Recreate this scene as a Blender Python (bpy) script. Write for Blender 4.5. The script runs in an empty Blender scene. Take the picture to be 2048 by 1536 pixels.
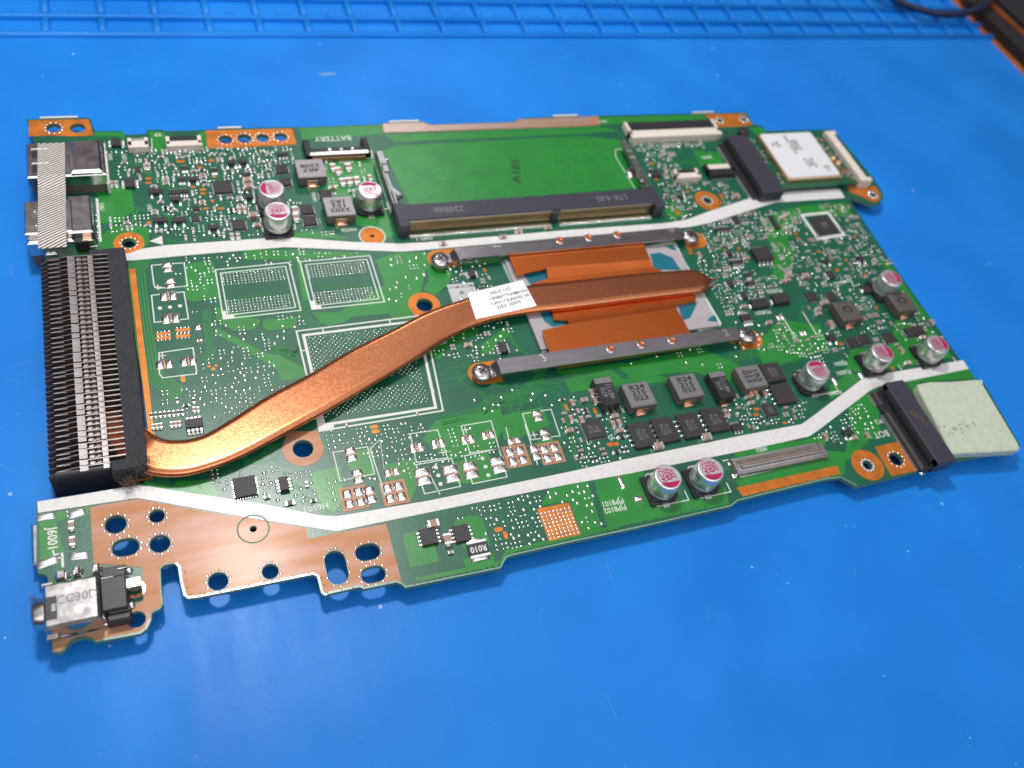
import bpy, bmesh, math, random
from mathutils import Matrix, Vector
from mathutils.geometry import tessellate_polygon
rnd = random.Random(7)
S = 0.1                                   # everything below is written in millimetres; 1 unit = 1 cm
scene = bpy.context.scene
scene.unit_settings.scale_length = 0.01
C = scene.collection

# ---------------------------------------------------------------- camera (recovered from the board's own right angles)
F = 1728.016
RM = ((0.92868589, 0.13655388, -0.34481236), (-0.30721451, 0.80408437, -0.5089868), (0.20775411, 0.57862022, 0.78869314))
CP = (-2.43137814, -80.04796393, 148.66781003)
cam = bpy.data.objects.new('camera', bpy.data.cameras.new('camera')); C.objects.link(cam)
m = Matrix(RM).to_4x4(); m.translation = Vector(CP) * S
cam.matrix_world = m
cam.data.sensor_width = 36.0
cam.data.lens = F / 2048 * 36.0
cam.data.clip_start = 0.1; cam.data.clip_end = 400
cam.data.dof.use_dof = True
cam.data.dof.focus_distance = 16.6
cam.data.dof.aperture_fstop = 0.175
scene.camera = cam

# ---------------------------------------------------------------- world: bright ceiling, dim walls
w = bpy.data.worlds.new('World'); scene.world = w; w.use_nodes = True
nt = w.node_tree; nt.nodes.clear()
o_ = nt.nodes.new('ShaderNodeOutputWorld'); bg = nt.nodes.new('ShaderNodeBackground')
tc = nt.nodes.new('ShaderNodeTexCoord'); sp = nt.nodes.new('ShaderNodeSeparateXYZ'); cr = nt.nodes.new('ShaderNodeValToRGB')
nt.links.new(tc.outputs['Generated'], sp.inputs[0]); nt.links.new(sp.outputs['Z'], cr.inputs[0])
# the side of the room behind the photographer is brighter (a window wall)
def smooth(src, a, b_):
    mr = nt.nodes.new('ShaderNodeMapRange'); mr.interpolation_type = 'SMOOTHSTEP'; mr.inputs[1].default_value = a; mr.inputs[2].default_value = b_
    nt.links.new(src, mr.inputs[0]); return mr.outputs[0]
ya_ = smooth(sp.outputs['Y'], -0.25, -0.62); za_ = smooth(sp.outputs['Z'], 0.40, 0.62)
mu_ = nt.nodes.new('ShaderNodeMath'); mu_.operation = 'MULTIPLY'; nt.links.new(ya_, mu_.inputs[0]); nt.links.new(za_, mu_.inputs[1])
wc_ = nt.nodes.new('ShaderNodeMix'); wc_.data_type = 'RGBA'
nt.links.new(mu_.outputs[0], wc_.inputs[0]); nt.links.new(cr.outputs[0], wc_.inputs[6]); wc_.inputs[7].default_value = (1.5, 1.52, 1.58, 1)
nt.links.new(wc_.outputs[2], bg.inputs[0]); nt.links.new(bg.outputs[0], o_.inputs[0])
cr.color_ramp.elements[0].position = 0.0; cr.color_ramp.elements[0].color = (0.045, 0.04, 0.042, 1)
cr.color_ramp.elements[1].position = 0.98; cr.color_ramp.elements[1].color = (0.62, 0.62, 0.66, 1)
e = cr.color_ramp.elements.new(0.67); e.color = (0.13, 0.11, 0.115, 1)
e = cr.color_ramp.elements.new(0.76); e.color = (0.42, 0.41, 0.44, 1)
bg.inputs['Strength'].default_value = 1.35

def area(name, loc, target, size, power, col):
    l = bpy.data.lights.new(name, 'AREA'); l.shape = 'DISK'; l.size = size * S; l.energy = power; l.color = col
    o = bpy.data.objects.new(name, l); C.objects.link(o)
    p = Vector(loc) * S; o.location = p
    o.rotation_euler = (Vector(target) * S - p).to_track_quat('-Z', 'Y').to_euler()
    return o
area('bench_lamp', (13, 139, 336), (60, 50, 0), 46, 9600, (1.0, 0.985, 0.96))
area('ceiling_lamp', (205, 610, 508), (70, 50, 0), 110, 3400, (0.96, 0.97, 1.0))
area('ceiling_panel', (260, -60, 560), (90, 30, 0), 260, 1300, (0.93, 0.96, 1.0))
wp = area('room_window', (50, -330, 470), (60, 30, 0), 300, 1500, (0.96, 0.97, 1.0)); wp.data.shape = 'RECTANGLE'; wp.data.size_y = 8.0

scene.view_settings.view_transform = 'Standard'
scene.view_settings.look = 'None'
scene.view_settings.exposure = -0.2
scene.view_settings.gamma = 1.0
scene.cycles.max_bounces = 6
scene.cycles.sample_clamp_indirect = 6.0

# ---------------------------------------------------------------- helpers
def at(u, v, z=0.0):
    """photo pixel -> point of the horizontal plane z (mm)"""
    a, b = (u - 1024) / F, -(v - 768) / F
    d = [RM[i][0] * a + RM[i][1] * b - RM[i][2] for i in range(3)]
    t = (z - CP[2]) / d[2]
    return (CP[0] + t * d[0], CP[1] + t * d[1])
def P(pts, z=0.0): return [at(u, v, z) for u, v in pts]

def material(name, col, rough=0.5, metal=0.0, spec=0.5, var=0.0, vscale=3.0, bump=0.0, bscale=40.0, coat=0.0, croughness=0.15, col2=None, rvar=0.0, stretch=None):
    m = bpy.data.materials.new(name); m.use_nodes = True
    nt = m.node_tree; b = nt.nodes['Principled BSDF']
    b.inputs['Base Color'].default_value = (*col, 1); b.inputs['Roughness'].default_value = rough
    b.inputs['Metallic'].default_value = metal; b.inputs['Specular IOR Level'].default_value = spec
    b.inputs['Coat Weight'].default_value = coat; b.inputs['Coat Roughness'].default_value = croughness
    tc = nt.nodes.new('ShaderNodeTexCoord'); vec = tc.outputs['Object']
    if stretch:
        mp = nt.nodes.new('ShaderNodeMapping'); mp.inputs['Scale'].default_value = stretch
        nt.links.new(vec, mp.inputs[0]); vec = mp.outputs[0]
    if var or col2 or rvar:
        n = nt.nodes.new('ShaderNodeTexNoise'); n.inputs['Scale'].default_value = vscale; n.inputs['Detail'].default_value = 5
        nt.links.new(vec, n.inputs['Vector'])
        if var or col2:
            mx = nt.nodes.new('ShaderNodeValToRGB')
            c2 = col2 or tuple(min(1, c * (1 + var)) for c in col)
            c1 = col if col2 else tuple(c * (1 - var) for c in col)
            mx.color_ramp.elements[0].position = 0.35; mx.color_ramp.elements[1].position = 0.65
            mx.color_ramp.elements[0].color = (*c1, 1); mx.color_ramp.elements[1].color = (*c2, 1)
            nt.links.new(n.outputs[0], mx.inputs[0]); nt.links.new(mx.outputs[0], b.inputs['Base Color'])
        if rvar:
            mr = nt.nodes.new('ShaderNodeMapRange'); mr.inputs[1].default_value = .3; mr.inputs[2].default_value = .7
            mr.inputs[3].default_value = max(0.02, rough - rvar); mr.inputs[4].default_value = rough + rvar
            nt.links.new(n.outputs[0], mr.inputs[0]); nt.links.new(mr.outputs[0], b.inputs['Roughness'])
    if bump:
        n2 = nt.nodes.new('ShaderNodeTexNoise'); n2.inputs['Scale'].default_value = bscale; n2.inputs['Detail'].default_value = 3
        nt.links.new(vec, n2.inputs['Vector'])
        bp = nt.nodes.new('ShaderNodeBump'); bp.inputs['Strength'].default_value = bump; bp.inputs['Distance'].default_value = 0.02
        nt.links.new(n2.outputs[0], bp.inputs['Height']); nt.links.new(bp.outputs[0], b.inputs['Normal'])
    return m

M = dict(
 mask=material('solder_mask_dark', (0.005, 0.100, 0.050), 0.32, spec=0.65, var=0.10, vscale=1.2, bump=0.05, bscale=14),
 pour=material('solder_mask_over_copper', (0.014, 0.208, 0.027), 0.32, spec=0.65, var=0.08, vscale=1.5, bump=0.05, bscale=12),
 trace=material('trace_green', (0.030, 0.235, 0.045), 0.28, spec=0.5, bump=0.03, bscale=15),
 edge=material('board_edge', (0.12, 0.22, 0.13), 0.5, bump=0.2, bscale=60),
 silk=material('silkscreen_white', (0.69, 0.67, 0.65), 0.36, var=0.05, vscale=9, bump=0.05, bscale=40, coat=.08, croughness=.2),
 silkt=material('silkscreen_line', (0.62, 0.68, 0.60), 0.5),
 osp=material('bare_copper_orange', (0.62, 0.19, 0.025), 0.42, metal=0.45, var=0.12, vscale=4, bump=0.05, bscale=30, rvar=.08),
 osp2=material('bare_copper_plane', (0.41, 0.225, 0.165), 0.50, metal=0.25, spec=0.3, col2=(0.42, 0.185, 0.075), vscale=1.1, bump=0.10, bscale=30, rvar=.05, coat=.11, croughness=.17, stretch=(.5, 3.5, 1)),
 copper=material('heat_pipe_copper', (0.68, 0.26, 0.12), 0.22, metal=0.97, col2=(0.58, 0.20, 0.09), vscale=16, bump=0.07, bscale=30, rvar=.05, stretch=(1, 1, 1)),
 copper2=material('copper_sheet', (0.78, 0.20, 0.045), 0.30, metal=0.9, col2=(0.66, 0.15, 0.035), vscale=1.5, bump=0.03, bscale=30, rvar=.05),
 faint=material('faint_inner_traces', (0.009, 0.160, 0.036), 0.32, spec=0.65),
 latch=material('latch_metal', (0.42, 0.40, 0.40), 0.36, metal=1.0, var=0.15, vscale=8),
 smear=material('smear', (0.14, 0.30, 0.48), 0.6),
 dust=material('dust', (0.42, 0.52, 0.68), 0.8),
 steel=material('spring_steel', (0.50, 0.48, 0.50), 0.20, metal=1.0, var=0.08, vscale=3, bump=0.06, bscale=40, stretch=(.5, 3, 1)),
 nickel=material('plated_shell', (0.64, 0.60, 0.58), 0.19, metal=1.0, var=0.05, vscale=5, bump=0.06, bscale=9, rvar=.05),
 solder=material('solder', (0.86, 0.86, 0.84), 0.20, metal=1.0, bump=0.25, bscale=12),
 tin=material('tin_pad', (0.78, 0.77, 0.75), 0.32, metal=0.9),
 fin=material('fin_metal', (0.27, 0.20, 0.18), 0.42, metal=0.85, var=0.15, vscale=5),
 finlip=material('fin_edge', (0.36, 0.325, 0.32), 0.36, metal=0.9, var=0.2, vscale=9),
 tape=material('black_foam_tape', (0.022, 0.022, 0.032), 0.62, spec=0.4, var=0.25, vscale=20, bump=0.8, bscale=34, stretch=(1, .35, 1)),
 black=material('black_plastic', (0.020, 0.019, 0.024), 0.42, spec=0.5, var=0.15, vscale=12, bump=0.12, bscale=60),
 socket=material('socket_plastic', (0.040, 0.038, 0.058), 0.40, spec=0.55, var=0.08, vscale=8, bump=0.05, bscale=50),
 chip=material('mould_compound', (0.035, 0.030, 0.034), 0.50, spec=0.45, var=0.12, vscale=15, bump=0.25, bscale=70),
 ferrite=material('inductor_grey', (0.19, 0.178, 0.187), 0.38, metal=0.15, spec=.7, var=0.06, vscale=20, bump=0.35, bscale=90),
 ferrlit=material('inductor_grey_lit', (0.36, 0.33, 0.34), 0.40, metal=0.15, spec=.7, var=0.05, vscale=20, bump=0.3, bscale=90),  # inductor grey made paler: the lamp reflection is put into its colour
 bandw=material('card_label', (0.70, 0.70, 0.72), 0.5),
 rim=material('mask_rim_highlight', (0.20, 0.36, 0.28), 0.25, spec=.9),  # bare mask border, paled with the edge highlight painted into its colour
 ferrite2=material('inductor_dark', (0.10, 0.085, 0.08), 0.5, metal=0.1, var=0.08, vscale=20, bump=0.3, bscale=90),
 ferside=material('inductor_side', (0.14, 0.115, 0.10), 0.6, var=0.2, vscale=12, bump=0.3, bscale=60),
 alu=material('capacitor_can', (0.80, 0.80, 0.80), 0.36, metal=0.9, bump=0.03, bscale=40),
 alutop=material('capacitor_top', (0.62, 0.60, 0.63), 0.24, metal=0.6, bump=0.10, bscale=50),
 magenta=material('magenta_ink', (0.40, 0.003, 0.075), 0.45),
 ink=material('black_ink', (0.012, 0.010, 0.010), 0.5),
 greyink=material('grey_ink', (0.20, 0.19, 0.19), 0.5),
 paleink=material('pale_marking', (0.16, 0.15, 0.16), 0.5),
 tan=material('ceramic_tan', (0.36, 0.22, 0.17), 0.5, var=0.12, vscale=9),
 greyc=material('ceramic_grey', (0.34, 0.29, 0.29), 0.45, var=0.1, vscale=9),
 ivory=material('ivory_plastic', (0.72, 0.64, 0.55), 0.45, spec=0.4, var=0.05, vscale=8, bump=0.05, bscale=40),
 gold=material('gilt_contact', (0.80, 0.52, 0.30), 0.30, metal=1.0),
 brown=material('contact_brown', (0.30, 0.16, 0.09), 0.35, metal=0.7),
 label=material('paper_label', (0.90, 0.90, 0.90), 0.55, bump=0.05, bscale=40),
 label2=material('board_label', (0.50, 0.52, 0.50), 0.55, bump=0.05, bscale=40),
 cpu=material('cpu_stiffener', (0.40, 0.36, 0.38), 0.45, var=0.05, vscale=6),
 teal=material('cpu_substrate', (0.008, 0.14, 0.19), 0.30, spec=0.5),
 frost=material('clear_film', (0.30, 0.42, 0.40), 0.30, spec=0.6),
 pad=material('thermal_pad', (0.50, 0.56, 0.44), 0.75, spec=0.2, var=0.05, vscale=5, bump=0.5, bscale=22),
 dirt=material('dark_stain', (0.05, 0.055, 0.045), 0.8),
 lint=material('lint', (0.13, 0.09, 0.06), 0.9),
 wood=material('orange_wood', (0.42, 0.12, 0.025), 0.5, var=0.2, vscale=2, bump=0.1, bscale=20),
 cable=material('cable_black', (0.006, 0.012, 0.05), 0.5),
 sheen=material('tinned_brown', (0.72, 0.46, 0.34), 0.28, metal=1.0, bump=0.3, bscale=12),
)

def mat_blue():
    m = material('blue_silicone', (0.008, 0.185, 0.72), 0.42, spec=0.22, bump=0.10, bscale=7)
    nt = m.node_tree; b = nt.nodes['Principled BSDF']
    tc = [n for n in nt.nodes if n.type == 'TEX_COORD'][0]
    v = nt.nodes.new('ShaderNodeTexVoronoi'); v.inputs['Scale'].default_value = 1.15; v.inputs['Randomness'].default_value = 1
    nt.links.new(tc.outputs['Object'], v.inputs['Vector'])
    n = nt.nodes.new('ShaderNodeTexNoise'); n.inputs['Scale'].default_value = 0.35; n.inputs['Detail'].default_value = 6
    nt.links.new(tc.outputs['Object'], n.inputs['Vector'])
    r = nt.nodes.new('ShaderNodeValToRGB'); r.color_ramp.elements[0].color = (0.007, 0.180, 0.62, 1); r.color_ramp.elements[1].color = (0.011, 0.215, 0.70, 1)
    r.color_ramp.elements[0].position = .35; r.color_ramp.elements[1].position = .65
    nt.links.new(n.outputs[0], r.inputs[0])
    # tiny pale dust specks
    lt = nt.nodes.new('ShaderNodeMath'); lt.operation = 'LESS_THAN'; lt.inputs[1].default_value = 0.045
    nt.links.new(v.outputs['Distance'], lt.inputs[0])
    s2 = nt.nodes.new('ShaderNodeMath'); s2.operation = 'GREATER_THAN'; s2.inputs[1].default_value = 0.55
    sep = nt.nodes.new('ShaderNodeSeparateColor'); nt.links.new(v.outputs['Color'], sep.inputs[0]); nt.links.new(sep.outputs[0], s2.inputs[0])
    mu = nt.nodes.new('ShaderNodeMath'); mu.operation = 'MULTIPLY'; nt.links.new(lt.outputs[0], mu.inputs[0]); nt.links.new(s2.outputs[0], mu.inputs[1])
    mu2 = nt.nodes.new('ShaderNodeMath'); mu2.operation = 'MULTIPLY'; mu2.inputs[1].default_value = 0.55; nt.links.new(mu.outputs[0], mu2.inputs[0])
    mix = nt.nodes.new('ShaderNodeMix'); mix.data_type = 'RGBA'
    nt.links.new(mu2.outputs[0], mix.inputs[0]); nt.links.new(r.outputs[0], mix.inputs[6]); mix.inputs[7].default_value = (0.45, 0.60, 0.85, 1)
    nt.links.new(mix.outputs[2], b.inputs['Base Color'])
    # faint scuffs in the gloss
    n3 = nt.nodes.new('ShaderNodeTexNoise'); n3.inputs['Scale'].default_value = 1.6; n3.inputs['Detail'].default_value = 8
    mp = nt.nodes.new('ShaderNodeMapping'); mp.inputs['Scale'].default_value = (1, .25, 1); mp.inputs['Rotation'].default_value = (0, 0, .5)
    nt.links.new(tc.outputs['Object'], mp.inputs[0]); nt.links.new(mp.outputs[0], n3.inputs['Vector'])
    mr = nt.nodes.new('ShaderNodeMapRange'); mr.inputs[1].default_value = .35; mr.inputs[2].default_value = .7; mr.inputs[3].default_value = .36; mr.inputs[4].default_value = .5
    nt.links.new(n3.outputs[0], mr.inputs[0]); nt.links.new(mr.outputs[0], b.inputs['Roughness'])
    return m
M['blue'] = mat_blue()

def weave():
    m = material('conductive_fabric', (0.5, 0.47, 0.44), 0.5, metal=0.3)
    nt = m.node_tree; b = nt.nodes['Principled BSDF']; tc = [n for n in nt.nodes if n.type == 'TEX_COORD'][0]
    mp = nt.nodes.new('ShaderNodeMapping'); mp.inputs['Rotation'].default_value = (0, 0, math.radians(62))
    wv = nt.nodes.new('ShaderNodeTexWave'); wv.inputs['Scale'].default_value = 5.2; wv.inputs['Distortion'].default_value = .6; wv.inputs['Detail Scale'].default_value = 4
    nt.links.new(tc.outputs['Object'], mp.inputs[0]); nt.links.new(mp.outputs[0], wv.inputs['Vector'])
    r = nt.nodes.new('ShaderNodeValToRGB'); r.color_ramp.elements[0].color = (0.10, 0.085, 0.08, 1); r.color_ramp.elements[1].color = (0.62, 0.57, 0.53, 1)
    r.color_ramp.elements[0].position = .35; r.color_ramp.elements[1].position = .65
    nt.links.new(wv.outputs['Fac'], r.inputs[0]); nt.links.new(r.outputs[0], b.inputs['Base Color'])
    bp = nt.nodes.new('ShaderNodeBump'); bp.inputs['Strength'].default_value = .6; bp.inputs['Distance'].default_value = .01
    nt.links.new(wv.outputs['Fac'], bp.inputs['Height']); nt.links.new(bp.outputs[0], b.inputs['Normal'])
    return m
M['weave'] = weave()

class MB:
    """collects faces in millimetres, one material index per face"""
    def __init__(s): s.v = []; s.f = []; s.m = []; s.sm = []; s.mats = []
    def mi(s, mat):
        if mat not in s.mats: s.mats.append(mat)
        return s.mats.index(mat)
    def face(s, pts, mat, smooth=False):
        n = len(s.v); s.v += [tuple(p) for p in pts]; s.f.append(tuple(range(n, n + len(pts)))); s.m.append(s.mi(mat)); s.sm.append(smooth)
    def box(s, x0, x1, y0, y1, z0, z1, mat, c=0.0, top=None, rot=0.0, bottom=False):
        """box, top edges chamfered by c, turned by rot about its centre"""
        top = top or mat
        cx, cy = (x0 + x1) / 2, (y0 + y1) / 2; ca, sa = math.cos(rot), math.sin(rot)
        def q(x, y, z): return (cx + (x - cx) * ca - (y - cy) * sa, cy + (x - cx) * sa + (y - cy) * ca, z)
        b = [q(x0, y0, z0), q(x1, y0, z0), q(x1, y1, z0), q(x0, y1, z0)]
        k = [q(x0, y0, z1 - c), q(x1, y0, z1 - c), q(x1, y1, z1 - c), q(x0, y1, z1 - c)]
        n = len(s.v); s.v += b + k
        def F_(a, mt): s.f.append(tuple(n + i for i in a)); s.m.append(s.mi(mt)); s.sm.append(False)
        for i in range(4): F_((i, (i + 1) % 4, 4 + (i + 1) % 4, 4 + i), mat)
        if bottom: F_((3, 2, 1, 0), mat)
        if c > 0:
            s.v += [q(x0 + c, y0 + c, z1), q(x1 - c, y0 + c, z1), q(x1 - c, y1 - c, z1), q(x0 + c, y1 - c, z1)]
            for i in range(4): F_((4 + i, 4 + (i + 1) % 4, 8 + (i + 1) % 4, 8 + i), mat)
            F_((8, 9, 10, 11), top)
        else: F_((4, 5, 6, 7), top)
    def prism(s, loops, z0, z1, mat, side=None, bottom=False):
        """polygon (first loop outer, others holes) from z0 to z1"""
        if not isinstance(loops[0][0], (tuple, list)): loops = [loops]
        side = side or mat
        tri = tessellate_polygon([[Vector((x, y, 0)) for x, y in l] for l in loops])
        flat = [p for l in loops for p in l]
        n = len(s.v); s.v += [(x, y, z1) for x, y in flat]
        for t in tri:
            a, b, c = (flat[i] for i in t)
            ar = (b[0] - a[0]) * (c[1] - a[1]) - (b[1] - a[1]) * (c[0] - a[0])
            if abs(ar) < 1e-9: continue
            if ar < 0: t = (t[0], t[2], t[1])
            s.f.append(tuple(n + i for i in t)); s.m.append(s.mi(mat)); s.sm.append(False)
            if bottom:
                pass
        if z1 - z0 > 1e-6:
            for li, l in enumerate(loops):
                ar = sum(l[i][0] * l[(i + 1) % len(l)][1] - l[(i + 1) % len(l)][0] * l[i][1] for i in range(len(l)))
                ll = list(l)
                if (ar < 0) != (li > 0): ll.reverse()
                k = len(s.v); L = len(ll)
                s.v += [(x, y, z0) for x, y in ll] + [(x, y, z1) for x, y in ll]
                for i in range(L):
                    j = (i + 1) % L
                    s.f.append((k + i, k + j, k + L + j, k + L + i)); s.m.append(s.mi(side)); s.sm.append(False)
        if bottom:
            k = len(s.v); s.v += [(x, y, z0) for x, y in flat]
            for t in tri: s.f.append(tuple(k + i for i in t)); s.m.append(s.mi(mat)); s.sm.append(False)
    def lathe(s, cx, cy, prof, mat, seg=24, axis='z', smooth=True, a0=0.0):
        """profile [(r, h)] turned about an axis; profile from low to high"""
        n = len(s.v)
        for r, h in prof:
            for k in range(seg):
                a = a0 + 2 * math.pi * k / seg
                if axis == 'z': s.v.append((cx + r * math.cos(a), cy + r * math.sin(a), h))
                else: s.v.append((h, cx + r * math.cos(a), cy + r * math.sin(a)))   # about x: cx=y, cy=z
        for i in range(len(prof) - 1):
            mt = mat[i] if isinstance(mat, list) else mat
            for k in range(seg):
                j = (k + 1) % seg
                s.f.append((n + i * seg + k, n + i * seg + j, n + (i + 1) * seg + j, n + (i + 1) * seg + k)); s.m.append(s.mi(mt)); s.sm.append(smooth)
        if prof[-1][0] > 1e-6:
            s.f.append(tuple(n + (len(prof) - 1) * seg + k for k in range(seg))); s.m.append(s.mi(mat[-1] if isinstance(mat, list) else mat)); s.sm.append(False)
    def dome(s, x, y, rx, ry, h, mat, z=0.0, seg=8, rot=0.0):
        n = len(s.v); ca, sa = math.cos(rot), math.sin(rot)
        for k_, (q, hh) in enumerate(((1, 0), (0.80, .58), (0.42, .92))):
            for k in range(seg):
                a = 2 * math.pi * (k + .5) / seg
                px, py = rx * q * math.cos(a), ry * q * math.sin(a)
                s.v.append((x + px * ca - py * sa, y + px * sa + py * ca, z + h * hh))
        s.v.append((x, y, z + h)); i_ = s.mi(mat)
        for i in range(2):
            for k in range(seg):
                j = (k + 1) % seg; s.f.append((n + i * seg + k, n + i * seg + j, n + (i + 1) * seg + j, n + (i + 1) * seg + k)); s.m.append(i_); s.sm.append(True)
        for k in range(seg): s.f.append((n + 2 * seg + k, n + 2 * seg + (k + 1) % seg, n + 3 * seg)); s.m.append(i_); s.sm.append(True)
    def blob(s, x, y, w, d, h, mat, z=0.05, rot=0.0, seg=12, p=0.35):
        """solder pillow on a rectangular pad"""
        n = len(s.v); ca, sa = math.cos(rot), math.sin(rot)
        def sup(a):
            c_, s_ = math.cos(a), math.sin(a)
            return (math.copysign(abs(c_) ** p, c_) * w / 2, math.copysign(abs(s_) ** p, s_) * d / 2)
        for q, hh in ((1, 0), (0.86, .55), (0.5, .95)):
            for k in range(seg):
                a = 2 * math.pi * (k + .5) / seg; px, py = sup(a); px *= q; py *= q
                s.v.append((x + px * ca - py * sa, y + px * sa + py * ca, z + h * hh))
        s.v.append((x, y, z + h)); i_ = s.mi(mat)
        for i in range(2):
            for k in range(seg):
                j = (k + 1) % seg; s.f.append((n + i * seg + k, n + i * seg + j, n + (i + 1) * seg + j, n + (i + 1) * seg + k)); s.m.append(i_); s.sm.append(True)
        for k in range(seg): s.f.append((n + 2 * seg + k, n + 2 * seg + (k + 1) % seg, n + 3 * seg)); s.m.append(i_); s.sm.append(True)
    def strip(s, pts, wd, z, mat, th=0.0, closed=False):
        """flat ribbon of width wd along mm points, mitred"""
        n = len(pts); L = []; R = []
        for i in range(n):
            if closed: a, b, c = pts[i - 1], pts[i], pts[(i + 1) % n]
            else: a, b, c = pts[max(0, i - 1)], pts[i], pts[min(n - 1, i + 1)]
            d1 = (b[0] - a[0], b[1] - a[1]); d2 = (c[0] - b[0], c[1] - b[1])
            if d1 == (0, 0): d1 = d2
            if d2 == (0, 0): d2 = d1
            l1 = math.hypot(*d1) or 1; l2 = math.hypot(*d2) or 1
            n1 = (-d1[1] / l1, d1[0] / l1); n2 = (-d2[1] / l2, d2[0] / l2)
            mx, my = n1[0] + n2[0], n1[1] + n2[1]; q = mx * mx + my * my
            k = min(1.6, 2 / q if q > .3 else 1) * wd / 2
            L.append((b[0] + mx * k, b[1] + my * k)); R.append((b[0] - mx * k, b[1] - my * k))
        rng = range(n if closed else n - 1)
        for i in rng:
            j = (i + 1) % n
            s.face([(*R[i], z), (*R[j], z), (*L[j], z), (*L[i], z)], mat)
            if th:
                s.face([(*R[i], z - th), (*R[j], z - th), (*R[j], z), (*R[i], z)], mat)
                s.face([(*L[j], z - th), (*L[i], z - th), (*L[i], z), (*L[j], z)], mat)
    def mesh(s, name):
        me = bpy.data.meshes.new(name)
        me.from_pydata([(x * S, y * S, z * S) for x, y, z in s.v], [], s.f)
        for mt in s.mats: me.materials.append(M[mt])
        me.polygons.foreach_set('material_index', s.m); me.polygons.foreach_set('use_smooth', s.sm)
        me.update()
        return me

def link(name, me, parent=None, loc=None, rz=0.0, kind=None, label=None, direct=False):
    o = bpy.data.objects.new(name, me); C.objects.link(o)
    if parent is not None:
        o.parent = parent
        if not direct: o.matrix_parent_inverse = Matrix.Translation(-parent.location)
    if loc is not None: o.location = (loc[0] * S, loc[1] * S, loc[2] * S)
    o.rotation_euler = (0, 0, rz)
    if kind: o['kind'] = kind
    if label: o['label'] = label
    return o
def build(name, mb, parent=None, **k): return link(name, mb.mesh(name), parent, **k)
def thing(name, label, cat, loc=(0, 0, 0), group=None):
    o = bpy.data.objects.new(name, None); C.objects.link(o); o.empty_display_size = 0.5
    o.location = [c * S for c in loc]; o['label'] = label; o['category'] = cat
    if group: o['group'] = group
    return o

_tc = {}
def text_mesh(s, size, mat, bold=0.0, sx=1.0):
    key = (s, size, mat, bold, sx)
    if key in _tc: return _tc[key]
    cu = bpy.data.curves.new('t', 'FONT'); cu.body = s; cu.size = size * S * 1.28; cu.align_x = 'CENTER'; cu.align_y = 'CENTER'
    cu.offset = bold * S; cu.resolution_u = 2; cu.space_line = 0.85; cu.extrude = 0.002 * S
    o = bpy.data.objects.new('t', cu); C.objects.link(o)
    dg = bpy.context.evaluated_depsgraph_get(); dg.update()
    me = bpy.data.meshes.new_from_object(o.evaluated_get(dg))
    bpy.data.objects.remove(o); bpy.data.curves.remove(cu)
    sx *= .9
    for v in me.vertices: v.co.x *= sx
    me.materials.clear(); me.materials.append(M[mat]); me.name = 'printed_text'
    _tc[key] = me
    return me
def text(s, x, y, z, size, rot, mat, parent, bold=0.0, name='printed_text', direct=False, sx=1.0):
    return link(name, text_mesh(s, size, mat, bold, sx), parent, loc=(x, y, z), rz=math.radians(rot), direct=direct)

def circ(x, y, rx, ry=None, n=28):
    ry = ry or rx
    return [(x + rx * math.cos(2 * math.pi * k / n), y + ry * math.sin(2 * math.pi * k / n)) for k in range(n)]
def slot(x, y, w, h, n=8):
    """stadium hole w x h"""
    r = min(w, h) / 2; pts = []
    if w >= h:
        for k in range(n + 1): a = -math.pi / 2 + math.pi * k / n; pts.append((x + w / 2 - r + r * math.cos(a), y + r * math.sin(a)))
        for k in range(n + 1): a = math.pi / 2 + math.pi * k / n; pts.append((x - w / 2 + r + r * math.cos(a), y + r * math.sin(a)))
    else:
        for k in range(n + 1): a = math.pi * k / n; pts.append((x + r * math.cos(a), y + h / 2 - r + r * math.sin(a)))
        for k in range(n + 1): a = math.pi + math.pi * k / n; pts.append((x + r * math.cos(a), y - h / 2 + r + r * math.sin(a)))
    return pts
def inpoly(x, y, poly):
    c = False; j = len(poly) - 1
    for i in range(len(poly)):
        (xi, yi), (xj, yj) = poly[i], poly[j]
        if (yi > y) != (yj > y) and x < (xj - xi) * (y - yi) / (yj - yi) + xi: c = not c
        j = i
    return c
occ = set()
def mark(x0, x1, y0, y1, pad=0.1):
    for i in range(int((x0 - pad) * 4), int((x1 + pad) * 4) + 1):
        for j in range(int((y0 - pad) * 4), int((y1 + pad) * 4) + 1): occ.add((i, j))
def free(x0, x1, y0, y1):
    for i in range(int(x0 * 4), int(x1 * 4) + 1):
        for j in range(int(y0 * 4), int(y1 * 4) + 1):
            if (i, j) in occ: return False
    return True
def markpoly(poly):
    xs = [p[0] for p in poly]; ys = [p[1] for p in poly]
    for i in range(int(min(xs) * 4) - 1, int(max(xs) * 4) + 2):
        for j in range(int(min(ys) * 4) - 1, int(max(ys) * 4) + 2):
            if inpoly(i / 4, j / 4, poly): occ.add((i, j))

# ================================================================ THE MAT
ZM = -4.0
matt = thing('work_mat', 'blue silicone repair mat with moulded part trays along its far edge', 'mat', (100, 60, ZM))
rim_y = 148.0
def meas(): pass
b = MB()
gx = [-260 + 20 * k for k in range(29)]
EX = 312.0
surf = [(-420, -260), (EX - 4, -260), (EX - 1.0, 100), (EX, rim_y - .6), (-420, rim_y - .6)]
b.prism(surf, ZM - 2.5, ZM, 'blue', bottom=True)
build('mat_surface', b, matt)
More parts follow.
